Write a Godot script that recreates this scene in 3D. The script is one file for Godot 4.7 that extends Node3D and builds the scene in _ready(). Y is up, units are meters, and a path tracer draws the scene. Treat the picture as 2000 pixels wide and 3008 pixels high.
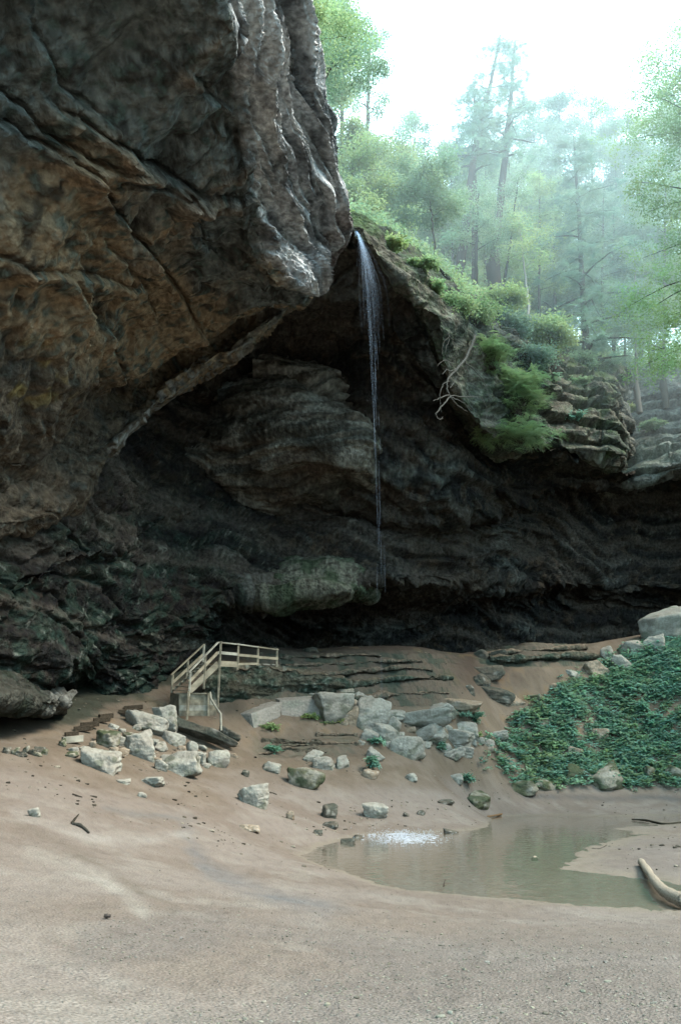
extends Node3D
# Recess cave with a thin waterfall, sandy floor, boulders and wooded rim.
const F := 2286.0
const TILT := 0.31538
const EYE := Vector3(0, 1.7, 0)
const WATER := -0.8
var rng := RandomNumberGenerator.new()
var nz := []
var rock_mat: StandardMaterial3D
var pale_mat: StandardMaterial3D
var sand_mat: StandardMaterial3D
var boulder_mat: StandardMaterial3D
var leaf_mat: StandardMaterial3D
var bark_mat: StandardMaterial3D
var wood_mat: StandardMaterial3D
var woods := []
var old_wood_mat: StandardMaterial3D
var used := {}
var th: PackedFloat32Array
const TN := 161
const TS := 1.0
const TX := -80.0
const TZ := -130.0
var broad_spray: ArrayMesh
var hemlock_spray: ArrayMesh
var herb_spray: ArrayMesh

# ---------------------------------------------------------------- camera geometry
# a point seen at photo pixel (px, py), d metres ahead of the eye along the ground
func P(px: float, py: float, d: float) -> Vector3:
	var cx := (px - 1000.0) / F
	var cy := (1504.0 - py) / F
	var up := cy * cos(TILT) + sin(TILT)
	var fw := cos(TILT) - cy * sin(TILT)
	return EYE + Vector3(cx, up, -fw) * (d / fw)

# the same for the right side of the hollow, whose rim swings further away
func R(px: float, py: float, d: float) -> Vector3:
	return P(px, py, d * (1.0 + 0.13 * smoothstep(1250.0, 1700.0, px)))

func pix(p: Vector3) -> Vector2:
	var q := p - EYE
	var fw := -q.z * cos(TILT) + q.y * sin(TILT)
	var up := q.y * cos(TILT) + q.z * sin(TILT)
	if fw < 0.5:
		return Vector2(-9999, -9999)
	return Vector2(1000.0 + F * q.x / fw, 1504.0 - F * up / fw)

func axis_depth(p: Vector3) -> float:
	var q := p - EYE
	return -q.z * cos(TILT) + q.y * sin(TILT)

func pts(list: Array) -> PackedVector3Array:
	var out := PackedVector3Array()
	for a in list:
		out.append(a if a is Vector3 else P(a[0], a[1], a[2]))
	return out

# ---------------------------------------------------------------- noise
func make_noise(s: int, freq: float, oct: int, kind := 0) -> FastNoiseLite:
	var n := FastNoiseLite.new()
	n.seed = s
	n.frequency = freq
	n.noise_type = FastNoiseLite.TYPE_SIMPLEX_SMOOTH if kind < 2 else FastNoiseLite.TYPE_CELLULAR
	n.fractal_octaves = oct
	n.fractal_type = FastNoiseLite.FRACTAL_RIDGED if kind == 1 else FastNoiseLite.FRACTAL_FBM
	if kind == 3:
		n.fractal_type = FastNoiseLite.FRACTAL_NONE
		n.cellular_return_type = FastNoiseLite.RETURN_CELL_VALUE
	if kind == 2:
		n.fractal_type = FastNoiseLite.FRACTAL_NONE
		n.cellular_return_type = FastNoiseLite.RETURN_DISTANCE2_SUB
	return n

func noise_tex(s: int, freq: float, oct: int, lo: float, hi: float, size := 512, kind := 0) -> ImageTexture:
	var n := make_noise(s, freq, oct, kind)
	var im := n.get_seamless_image(size, size)
	im.convert(Image.FORMAT_RGB8)
	var data := im.get_data()
	for i in data.size():
		data[i] = int(255.0 * clampf(lo + (hi - lo) * data[i] / 255.0, 0.0, 1.0))
	return ImageTexture.create_from_image(Image.create_from_data(size, size, false, Image.FORMAT_RGB8, data))

func surf(alb_tex: Texture2D, bump: Texture2D, relief: float, scale: float, rough: float, vcol := true, col := Color(1, 1, 1)) -> StandardMaterial3D:
	var m := StandardMaterial3D.new()
	m.albedo_color = col
	m.albedo_texture = alb_tex
	m.vertex_color_use_as_albedo = vcol
	m.roughness = rough
	m.metallic_specular = 0.08
	m.uv1_triplanar = true
	m.uv1_world_triplanar = true
	m.uv1_scale = Vector3.ONE * scale
	if bump:
		m.heightmap_enabled = true
		m.heightmap_texture = bump
		m.heightmap_scale = relief
	return m

# ---------------------------------------------------------------- naming
func numbered(called: String) -> String:
	var n: int = used.get(called, 0)
	used[called] = n + 1
	return called if n == 0 else "%s_%03d" % [called, n]

func tag(o: Node, label: String, category: String, group := "") -> Node:
	o.set_meta("label", label)
	o.set_meta("category", category)
	if group != "":
		o.set_meta("group", group)
	return o

func thing(called: String, label: String, category: String, at: Vector3, group := "") -> Node3D:
	var o := Node3D.new()
	o.name = numbered(called)
	add_child(o)
	o.position = at
	tag(o, label, category, group)
	return o

func mesh_node(called: String, m: Mesh, mat: Material, parent: Node = null) -> MeshInstance3D:
	var o := MeshInstance3D.new()
	o.mesh = m
	o.material_override = mat
	if parent == null:
		o.name = numbered(called)
		add_child(o)
	else:
		o.name = called
		parent.add_child(o, true)
	return o

func copies_node(called: String, m: Mesh, mat: Material, xf: Array, cols: Array, parent: Node = null) -> MultiMeshInstance3D:
	var mm := MultiMesh.new()
	mm.transform_format = MultiMesh.TRANSFORM_3D
	mm.use_colors = true
	mm.mesh = m
	mm.instance_count = xf.size()
	for i in xf.size():
		mm.set_instance_transform(i, xf[i])
		mm.set_instance_color(i, cols[i])
	var o := MultiMeshInstance3D.new()
	o.multimesh = mm
	o.material_override = mat
	o.set_meta("kind", "stuff")
	if parent == null:
		o.name = numbered(called)
		add_child(o)
	else:
		o.name = called
		parent.add_child(o, true)
	return o

# ---------------------------------------------------------------- surfaces
func cr(a: Vector3, b: Vector3, c: Vector3, d: Vector3, t: float) -> Vector3:
	return 0.5 * ((2.0 * b) + (c - a) * t + (2.0 * a - 5.0 * b + 4.0 * c - d) * t * t + (3.0 * b - a - 3.0 * c + d) * t * t * t)

func along(row: PackedVector3Array, k: int, t: float) -> Vector3:
	var n := row.size()
	return cr(row[maxi(k - 1, 0)], row[k], row[mini(k + 1, n - 1)], row[mini(k + 2, n - 1)], t)

func divisions(grid: Array, columns: bool, cell: float) -> Array:
	var out := []
	var nc: int = grid[0].size()
	var n: int = (nc if columns else grid.size()) - 1
	for k in n:
		var sum := 0.0
		var m: int = grid.size() if columns else nc
		for j in m:
			var a: Vector3 = grid[j][k] if columns else grid[k][j]
			var b: Vector3 = grid[j][k + 1] if columns else grid[k + 1][j]
			# finer where the eye is near
			sum += a.distance_to(b) / clampf(axis_depth((a + b) * 0.5) / 40.0, 0.45, 3.0)
		out.append(clampi(ceili(sum / m / cell), 2, 130))
	return out

func grid_mesh(pos: PackedVector3Array, cols: PackedColorArray, w: int, h: int, flip: bool) -> ArrayMesh:
	var nor := PackedVector3Array()
	nor.resize(pos.size())
	for j in h:
		var j0 := maxi(j - 1, 0) * w
		var j1 := mini(j + 1, h - 1) * w
		for i in w:
			var du := pos[j * w + mini(i + 1, w - 1)] - pos[j * w + maxi(i - 1, 0)]
			var dv := pos[j1 + i] - pos[j0 + i]
			var n := du.cross(dv).normalized()
			nor[j * w + i] = -n if flip else n
	var idx := PackedInt32Array()
	idx.resize((w - 1) * (h - 1) * 6)
	var k := 0
	for j in h - 1:
		for i in w - 1:
			var a := j * w + i
			var b := a + 1
			var c := a + w
			var d := c + 1
			if flip:
				idx[k] = a; idx[k + 1] = b; idx[k + 2] = c; idx[k + 3] = b; idx[k + 4] = d; idx[k + 5] = c
			else:
				idx[k] = a; idx[k + 1] = c; idx[k + 2] = b; idx[k + 3] = b; idx[k + 4] = c; idx[k + 5] = d
			k += 6
	return array_mesh(pos, nor, cols, idx)

func array_mesh(pos: PackedVector3Array, nor: PackedVector3Array, cols: PackedColorArray, idx: PackedInt32Array) -> ArrayMesh:
	var arr := []
	arr.resize(Mesh.ARRAY_MAX)
	arr[Mesh.ARRAY_VERTEX] = pos
	arr[Mesh.ARRAY_NORMAL] = nor
	if cols.size() > 0:
		arr[Mesh.ARRAY_COLOR] = cols
	arr[Mesh.ARRAY_INDEX] = idx
	var m := ArrayMesh.new()
	m.add_surface_from_arrays(Mesh.PRIMITIVE_TRIANGLES, arr)
	return m

# a rock face through rows of points, broken up by shape(p, n, q) metres along its normal and coloured by tint(p, n, q)
func rock_face(called: String, rows: Array, cell: float, shape: Callable, tint: Callable, mat: Material) -> MeshInstance3D:
	var grid := []
	for r in rows:
		var line := PackedVector3Array()
		for a in r:
			line.append(a if a is Vector3 else R(a[0], a[1], a[2]))
		grid.append(line)
	var du := divisions(grid, true, cell)
	var dv := divisions(grid, false, cell)
	var pos := PackedVector3Array()
	var w := 1
	for k in du:
		w += k
	var h := 0
	var nr := grid.size()
	for b in nr - 1:
		var last := b == nr - 2
		for s in dv[b] + (1 if last else 0):
			var t: float = float(s) / dv[b]
			var line := PackedVector3Array()
			for c in grid[0].size():
				line.append(cr(grid[maxi(b - 1, 0)][c], grid[b][c], grid[b + 1][c], grid[mini(b + 2, nr - 1)][c], t))
			for k in du.size():
				for i in du[k]:
					pos.append(along(line, k, float(i) / du[k]))
			pos.append(line[line.size() - 1])
			h += 1
	var facing := 0.0
	var nor := PackedVector3Array()
	nor.resize(pos.size())
	for j in h:
		for i in w:
			var n := (pos[j * w + mini(i + 1, w - 1)] - pos[j * w + maxi(i - 1, 0)]).cross(pos[mini(j + 1, h - 1) * w + i] - pos[maxi(j - 1, 0) * w + i]).normalized()
			nor[j * w + i] = n
			var q := pix(pos[j * w + i])
			if q.x > 0 and q.x < 2000 and q.y > 0 and q.y < 3008:
				facing += n.dot((EYE - pos[j * w + i]).normalized())
	var flip := facing < 0.0
	var cols := PackedColorArray()
	cols.resize(pos.size())
	for i in pos.size():
		var n := -nor[i] if flip else nor[i]
		var q := pix(pos[i])
		var s: float = shape.call(pos[i], n, q)
		cols[i] = tint.call(pos[i], n, q, s)
		pos[i] += n * s
	var o := mesh_node(called, grid_mesh(pos, cols, w, h, flip), mat)
	o.set_meta("kind", "structure")
	return o

# tapered tubes collected into one mesh
class Tubes:
	var v := PackedVector3Array()
	var n := PackedVector3Array()
	var c := PackedColorArray()
	var x := PackedInt32Array()
	func add(path: PackedVector3Array, radii: Array, sides: int, col := Color(1, 1, 1)) -> void:
		var m := path.size()
		var first := v.size()
		var side := Vector3.RIGHT
		for i in m:
			var dir := (path[mini(i + 1, m - 1)] - path[maxi(i - 1, 0)]).normalized()
			if absf(dir.dot(side)) > 0.95:
				side = Vector3.FORWARD
			side = (side - dir * side.dot(dir)).normalized()
			var up := dir.cross(side)
			for k in sides + 1:
				var a := TAU * k / sides
				var o := side * cos(a) + up * sin(a)
				v.append(path[i] + o * float(radii[i]))
				n.append(o)
				c.append(col)
		for i in m - 1:
			for k in sides:
				var a := first + i * (sides + 1) + k
				var b := a + sides + 1
				x.append_array(PackedInt32Array([a, b, a + 1, a + 1, b, b + 1]))
		for e in [0, m - 1]:
			var centre := v.size()
			v.append(path[e])
			n.append((path[e] - path[1 if e == 0 else m - 2]).normalized())
			c.append(col)
			for k in sides:
				var a: int = first + e * (sides + 1) + k
				if e == 0:
					x.append_array(PackedInt32Array([centre, a, a + 1]))
				else:
					x.append_array(PackedInt32Array([centre, a + 1, a]))
	func mesh(host: Node) -> ArrayMesh:
		return host.array_mesh(v, n, c, x)

# a board between two points: width across, height along up
func board(a: Vector3, b: Vector3, w: float, h: float, up := Vector3.UP) -> ArrayMesh:
	var dir := (b - a).normalized()
	var side := dir.cross(up).normalized()
	if side.length() < 0.5:
		side = Vector3.RIGHT
	var top := side.cross(dir).normalized()
	var st := SurfaceTool.new()
	st.begin(Mesh.PRIMITIVE_TRIANGLES)
	st.set_smooth_group(-1)
	var bev := minf(w, h) * 0.12
	var ring := [Vector2(-w / 2 + bev, -h / 2), Vector2(w / 2 - bev, -h / 2), Vector2(w / 2, -h / 2 + bev), Vector2(w / 2, h / 2 - bev), Vector2(w / 2 - bev, h / 2), Vector2(-w / 2 + bev, h / 2), Vector2(-w / 2, h / 2 - bev), Vector2(-w / 2, -h / 2 + bev)]
	var ca := []
	var cb := []
	for r in ring:
		ca.append(a + side * r.x + top * r.y)
		cb.append(b + side * r.x + top * r.y)
	for i in 8:
		var j := (i + 1) % 8
		for p in [ca[i], ca[j], cb[i], ca[j], cb[j], cb[i]]:
			st.add_vertex(p)
	for i in range(1, 7):
		for p in [ca[0], ca[i + 1], ca[i], cb[0], cb[i], cb[i + 1]]:
			st.add_vertex(p)
	st.generate_normals()
	return st.commit()

# ---------------------------------------------------------------- the ground's height
func solve_thin_plate(p: PackedVector3Array) -> PackedFloat64Array:
	var n := p.size()
	var m := n + 3
	var a := []
	for i in m:
		var row := PackedFloat64Array()
		row.resize(m + 1)
		a.append(row)
	for i in n:
		for j in n:
			var r := Vector2(p[i].x - p[j].x, p[i].z - p[j].z).length_squared()
			a[i][j] = 0.0 if r < 1e-9 else r * log(r)
		a[i][i] += 3.0
		a[i][n] = 1.0; a[i][n + 1] = p[i].x; a[i][n + 2] = p[i].z
		a[n][i] = 1.0; a[n + 1][i] = p[i].x; a[n + 2][i] = p[i].z
		a[i][m] = p[i].y
	for k in m:
		var best := k
		for i in range(k + 1, m):
			if absf(a[i][k]) > absf(a[best][k]):
				best = i
		var swap = a[k]; a[k] = a[best]; a[best] = swap
		for i in range(k + 1, m):
			var f: float = a[i][k] / a[k][k]
			if f != 0.0:
				for j in range(k, m + 1):
					a[i][j] -= f * a[k][j]
	var out := PackedFloat64Array()
	out.resize(m)
	for i in range(m - 1, -1, -1):
		var s: float = a[i][m]
		for j in range(i + 1, m):
			s -= a[i][j] * out[j]
		out[i] = s / a[i][i]
	return out

func make_heights() -> void:
	var list := [[0, 3008, 5.2], [500, 3008, 5.8], [1000, 3008, 6.1], [1500, 3008, 6.1], [2000, 3008, 6.1],
		[0, 2800, 7.0], [500, 2800, 8.0], [1000, 2800, 8.8], [1500, 2800, 9.0], [2000, 2800, 9.0], [0, 2650, 9.0], [500, 2650, 11.0], [1000, 2650, 14.2], [1500, 2690, 14.3], [2000, 2700, 14.2],
		[910, 2500, 25.8], [1000, 2560, 21.2], [1200, 2610, 18.2], [1500, 2645, 16.7], [1850, 2660, 16.2], [2100, 2668, 16.0],
		[1750, 2545, 21.7], [1900, 2510, 24.3], [2080, 2500, 23.8], [1800, 2530, 22.5], [1600, 2545, 22.1], [1700, 2490, 26.9], [1850, 2430, 35.5], [1700, 2572, 20.6], [1900, 2602, 18.8], [2050, 2612, 18.2], [2100, 2450, 31.0],
		[1300, 2530, 26.4], [1500, 2440, 38.4], [1400, 2590, 21.9], [1750, 2625, 19.7], [1150, 2520, 26.4], [1950, 2640, 18.4],
		[905, 2520, 24.2], [950, 2480, 28.0], [1050, 2448, 32.0], [1350, 2432, 34.6], [1440, 2410, 40.0], [1600, 2400, 42.7], [1800, 2403, 42.0], [1950, 2415, 38.6],
		[1000, 2400, 33.8], [1400, 2380, 43.8], [1800, 2370, 46.0], [1500, 2310, 47.0], [1900, 2300, 49.0], [2050, 2340, 47.0],
		[1500, 2200, 50.0], [1500, 2100, 52.0], [1700, 2200, 51.0], [1700, 2050, 54.0], [1900, 2100, 53.0], [1950, 1900, 57.0], [2050, 1850, 58.0], [1850, 1960, 56.0],
		[1300, 2300, 41.0], [1300, 2200, 45.0], [1350, 2100, 48.0], [1350, 2000, 51.0], [1300, 1915, 54.0], [1600, 1960, 54.5], [1600, 1893, 57.0],
		[1000, 2300, 37.5], [1000, 2200, 41.0], [1000, 2100, 44.0], [1000, 2030, 46.0], [1000, 1960, 48.5], [1000, 1912, 50.5],
		[800, 2400, 30.0], [800, 2300, 35.5], [800, 2200, 39.5], [800, 2100, 42.5], [800, 2000, 44.5], [800, 1917, 47.0],
		[500, 2400, 23.0], [500, 2300, 29.5], [500, 2200, 35.0], [550, 2130, 38.0], [450, 2080, 38.0], [250, 2400, 19.0], [250, 2300, 25.0], [250, 2200, 30.0], [300, 2120, 34.0],
		[0, 2400, 16.0], [0, 2300, 21.0], [0, 2200, 26.5], [500, 2520, 17.0], [700, 2450, 25.0], [700, 2600, 15.0], [250, 2550, 12.5], [-500, 2200, 24.0], [-500, 2500, 10.0]]
	var p := pts(list)
	for w in [Vector3(-10, 1.0, 3), Vector3(0, 0.1, 4), Vector3(10, 0, 4), Vector3(20, -0.2, -8), Vector3(25, 0, -20), Vector3(30, 0.5, -35), Vector3(-14, 1.8, -10), Vector3(36, 10, -56), Vector3(16, 9.6, -66), Vector3(30, 10.8, -70), Vector3(4, 8.9, -60), Vector3(-6, 8.4, -56), Vector3(10, 9.0, -62), Vector3(-25, 3, -20), Vector3(-30, 2, 10), Vector3(40, 1, 10), Vector3(60, 2, -20), Vector3(0, 1, 30), Vector3(-30, 9, -60), Vector3(0, 10, -70), Vector3(50, 11, -75)]:
		p.append(w)
	var w := solve_thin_plate(p)
	var n := p.size()
	var px := PackedFloat32Array()
	var pz := PackedFloat32Array()
	for q in p:
		px.append(q.x)
		pz.append(q.z)
	th.resize(TN * TN)
	for j in TN:
		for i in TN:
			var x := TX + i * TS
			var z := TZ + j * TS
			var xc := clampf(x, -32, 45)
			var zc := clampf(z, -78, 25)
			var s := w[n] + w[n + 1] * xc + w[n + 2] * zc
			for k in n:
				var r := (px[k] - xc) * (px[k] - xc) + (pz[k] - zc) * (pz[k] - zc)
				if r > 1e-9:
					s += w[k] * r * log(r)
			th[j * TN + i] = clampf(s, -3, 14)

func c1(a: float, b: float, c: float, d: float, t: float) -> float:
	return b + 0.5 * t * (c - a + t * (2.0 * a - 5.0 * b + 4.0 * c - d + t * (3.0 * (b - c) + d - a)))

func smooth_height(x: float, z: float) -> float:
	var fx := clampf((x - TX) / TS, 1.0, TN - 3.01)
	var fz := clampf((z - TZ) / TS, 1.0, TN - 3.01)
	var i := int(fx)
	var j := int(fz)
	var t := fx - i
	var k := j * TN + i
	var r0 := c1(th[k - TN - 1], th[k - TN], th[k - TN + 1], th[k - TN + 2], t)
	var r1 := c1(th[k - 1], th[k], th[k + 1], th[k + 2], t)
	var r2 := c1(th[k + TN - 1], th[k + TN], th[k + TN + 1], th[k + TN + 2], t)
	var r3 := c1(th[k + 2 * TN - 1], th[k + 2 * TN], th[k + 2 * TN + 1], th[k + 2 * TN + 2], t)
	return c1(r0, r1, r2, r3, fz - j)

# where bare bedrock steps through the sand behind the rocks, 0 to 1
func ledge_share(x: float, z: float) -> float:
	var y := smooth_height(x, z)
	var q := pix(Vector3(x, y, z))
	var m := smoothstep(700.0, 800.0, q.x) * (1.0 - smoothstep(1280.0, 1390.0, q.x)) * smoothstep(1900.0, 1925.0, q.y) * (1.0 - smoothstep(2060.0, 2085.0, q.y + (q.x - 1000.0) * 0.0))
	var m2 := smoothstep(1380.0, 1420.0, q.x) * (1.0 - smoothstep(1690.0, 1770.0, q.x)) * smoothstep(1880.0, 1895.0, q.y) * (1.0 - smoothstep(1945.0, 1965.0, q.y))
	var m3 := smoothstep(720.0, 780.0, q.x) * (1.0 - smoothstep(1050.0, 1100.0, q.x)) * smoothstep(2150.0, 2165.0, q.y) * (1.0 - smoothstep(2215.0, 2235.0, q.y))
	var m4 := smoothstep(-50.0, 80.0, q.x) * (1.0 - smoothstep(480.0, 540.0, q.x)) * smoothstep(2020.0, 2060.0, q.y) * (1.0 - smoothstep(2095.0, 2120.0, q.y))
	return clampf(maxf(maxf(m, m2), maxf(m3 * 0.55, m4 * 0.5)), 0.0, 1.0)

func ground_height(x: float, z: float) -> float:
	var y := smooth_height(x, z)
	var d := -z
	if d > 31.0 and d < 62.0 and absf(x) < 30.0:
		var m := ledge_share(x, z)
		if m > 0.01:
			var warp: float = nz[0].get_noise_2d(x * 1.2, z * 0.5) * 0.35 + nz[2].get_noise_2d(x * 2.0, z * 2.0) * 0.08
			var k := (y + warp) / 0.42
			var f := k - floorf(k)
			var st := (floorf(k) + smoothstep(0.78, 0.97, f) * 0.93 + f * 0.07) * 0.42 - warp
			y = lerpf(y, st, m)
	# swells, scuffs and small hollows
	var far := clampf(d / 12.0, 0.5, 1.0)
	y += nz[0].get_noise_2d(x * 1.5 + 40.0, z * 1.5) * 0.07 * far
	y += nz[2].get_noise_2d(x * 1.3, z * 1.3 + 9.0) * 0.03 * far
	y += nz[3].get_noise_2d(x * 2.0, z * 2.0) * 0.013
	return y

func ground_at(px: float, py: float) -> Vector3:
	var d := 4.0
	var last := P(px, py, d)
	while d < 66.0:
		var p := P(px, py, d)
		if p.y <= ground_height(p.x, p.z):
			var lo := d - 0.25
			var hi := d
			for k in 8:
				var mid := (lo + hi) * 0.5
				p = P(px, py, mid)
				if p.y <= ground_height(p.x, p.z):
					hi = mid
				else:
					lo = mid
			return P(px, py, hi)
		last = p
		d += 0.25
	return last

# ---------------------------------------------------------------- the scene
func _ready() -> void:
	rng.seed = 4711
	var cam := Camera3D.new()
	cam.name = "camera"
	cam.fov = rad_to_deg(2.0 * atan(1504.0 / F))
	cam.near = 0.05
	cam.far = 600.0
	cam.position = EYE
	cam.rotation = Vector3(TILT, 0, 0)
	add_child(cam)
	var sky := ProceduralSkyMaterial.new()
	sky.sky_top_color = Color(0.77, 0.93, 1.0)
	sky.sky_horizon_color = Color(0.80, 0.945, 1.0)
	sky.sky_curve = 0.2
	sky.sky_energy_multiplier = 1.0
	sky.ground_bottom_color = Color(0.30, 0.33, 0.27)
	sky.ground_horizon_color = Color(0.42, 0.46, 0.40)
	sky.sun_angle_max = 1.0
	var env := Environment.new()
	env.background_mode = Environment.BG_SKY
	env.sky = Sky.new()
	env.sky.sky_material = sky
	env.background_energy_multiplier = 1.0
	env.tonemap_mode = Environment.TONE_MAPPER_LINEAR
	env.tonemap_exposure = 6.5
	env.sdfgi_enabled = true
	env.ssao_enabled = true
	env.ssil_enabled = true
	env.volumetric_fog_enabled = true
	env.volumetric_fog_density = 0.0
	var we := WorldEnvironment.new()
	we.name = "world_environment"
	we.environment = env
	add_child(we)
	var sun := DirectionalLight3D.new()
	sun.name = "sun"
	sun.light_energy = 0.5
	sun.light_color = Color(1.0, 0.97, 0.92)
	sun.light_angular_distance = 26.0
	sun.shadow_enabled = true
	sun.look_at_from_position(Vector3(34, 46, 13), Vector3.ZERO)
	add_child(sun)

	nz = [make_noise(11, 0.12, 3), make_noise(23, 0.30, 4, 1), make_noise(31, 0.8, 3), make_noise(47, 2.6, 2), make_noise(59, 0.9, 1, 2), make_noise(67, 0.5, 1, 3)]
	make_materials()
	make_heights()
	build_ground()
	build_rock()
	build_ledges()
	build_hill()
	build_water()
	build_waterfall()
	build_flare_veil()
	build_boulders()
	build_steps()
	build_staircase()
	build_driftwood()
	build_plants()
	build_trees()
	build_gravel()

func make_materials() -> void:
	var grain := noise_tex(3, 0.02, 5, 0.42, 1.0)
	var fine := noise_tex(5, 0.05, 5, 0.0, 1.0)
	var pits := noise_tex(8, 0.035, 5, 0.0, 1.0)
	rock_mat = surf(grain, pits, 11.0, 0.28, 0.9, true, Color(1.0, 1.0, 1.0).linear_to_srgb())
	boulder_mat = surf(noise_tex(13, 0.03, 5, 0.72, 1.0), pits, 3.0, 0.35, 0.9, true, Color(0.74, 0.735, 0.72).linear_to_srgb())
	sand_mat = surf(noise_tex(17, 0.06, 5, 0.66, 1.0), fine, 1.8, 0.9, 0.95, true, Color(0.615, 0.61, 0.61).linear_to_srgb())
	bark_mat = surf(noise_tex(19, 0.04, 4, 0.5, 1.0), fine, 3.0, 1.2, 0.95)
	old_wood_mat = surf(noise_tex(27, 0.03, 4, 0.5, 1.0, 256), fine, 1.0, 1.5, 0.9, false, Color(0.30, 0.27, 0.23))
	wood_mat = surf(noise_tex(29, 0.012, 4, 0.6, 1.0, 256), fine, 1.0, 0.7, 0.85, false, Color(0.58, 0.57, 0.52))
	for k in 3:
		var w: StandardMaterial3D = wood_mat.duplicate()
		w.albedo_color = [Color(0.52, 0.50, 0.44), Color(0.63, 0.62, 0.57), Color(0.56, 0.53, 0.46)][k]
		woods.append(w)
	leaf_mat = StandardMaterial3D.new()
	leaf_mat.albedo_color = Color(1, 1, 1)
	leaf_mat.vertex_color_use_as_albedo = true
	leaf_mat.roughness = 0.6
	leaf_mat.metallic_specular = 0.35
	leaf_mat.backlight_enabled = true
	leaf_mat.backlight = Color(1.0, 1.0, 1.0)
	leaf_mat.cull_mode = BaseMaterial3D.CULL_DISABLED

# ---------------------------------------------------------------- the rock
func line_step(q: Vector2, line: Array, reach: float) -> float:
	# signed distance in photo pixels to a crack line, positive on its lower left side; 1e9 when out of reach
	var best := 1e9
	var sign_ := 1.0
	for i in line.size() - 1:
		var a := Vector2(line[i][0], line[i][1])
		var b := Vector2(line[i + 1][0], line[i + 1][1])
		if minf(a.x, b.x) - reach > q.x or maxf(a.x, b.x) + reach < q.x or minf(a.y, b.y) - reach > q.y or maxf(a.y, b.y) + reach < q.y:
			continue
		var ab := b - a
		var t := clampf((q - a).dot(ab) / ab.length_squared(), 0.0, 1.0)
		var d := q.distance_to(a + ab * t)
		if d < best:
			best = d
			sign_ = 1.0 if ab.cross(q - a) > 0.0 else -1.0
	return best * sign_ if best < reach else 1e9

var cracks := [
	[[-60, 330], [60, 382], [150, 440], [250, 487], [330, 605], [420, 715], [520, 840], [560, 900], [585, 960]],
	[[-60, 215], [60, 300], [140, 385], [260, 470], [345, 480]],
	[[204, 338], [357, 421], [446, 485], [561, 548], [689, 570]],
	[[344, 540], [446, 545], [570, 555]],
	[[-20, 745], [60, 775], [160, 805], [344, 826], [400, 850]],
	[[330, 725], [408, 812], [440, 850], [470, 940]],
	[[390, 460], [480, 500], [560, 600], [600, 700], [640, 760]],
	[[540, 640], [560, 690], [600, 690]],
	[[120, 100], [180, 200], [240, 300], [300, 340]],
	[[555, 190], [580, 210], [600, 260], [640, 290]],
	[[230, 850], [270, 920], [340, 1000], [360, 1090]],
]

func crack_shape(q: Vector2, amount: float) -> float:
	var wob := Vector2(nz[2].get_noise_2d(q.x * 0.012, q.y * 0.012), nz[2].get_noise_2d(q.x * 0.012 + 50.0, q.y * 0.012)) * 16.0
	var s := 0.0
	for i in cracks.size():
		var d := line_step(q + wob, cracks[i], 85.0)
		if d > 1e8:
			continue
		var power := 1.0 if i < 3 else 0.55
		s -= 0.34 * power * exp(-d * d / 28.0)
		if d > 0.0:
			s += 0.42 * power * smoothstep(0.0, 10.0, d) * (1.0 - smoothstep(15.0, 85.0, d))
	return s * amount

var lip := [[640, -400], [668, 0], [694, 250], [729, 480], [754, 640], [806, 778], [893, 858], [930, 900]]

# 1 on the outer face right of the drip line, 0 on the ceiling
func face_share(p: Vector3, q: Vector2) -> float:
	if q.x < -9000.0 or q.y < -300.0:
		return smoothstep(18.0, 20.0, p.y) if p.x > -8.5 else 0.0
	for i in lip.size() - 1:
		if q.y <= lip[i + 1][1]:
			var t: float = (q.y - lip[i][1]) / (lip[i + 1][1] - lip[i][1])
			return smoothstep(-16.0, 12.0, q.x - lerpf(lip[i][0], lip[i + 1][0], t) + nz[2].get_noise_2d(q.x * 0.02, q.y * 0.02) * 14.0)
	return 0.0

func lip_gap(q: Vector2) -> float:
	for i in lip.size() - 1:
		if q.y <= lip[i + 1][1]:
			return absf(q.x - lerpf(lip[i][0], lip[i + 1][0], (q.y - lip[i][1]) / (lip[i + 1][1] - lip[i][1])))
	return 999.0

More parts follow.
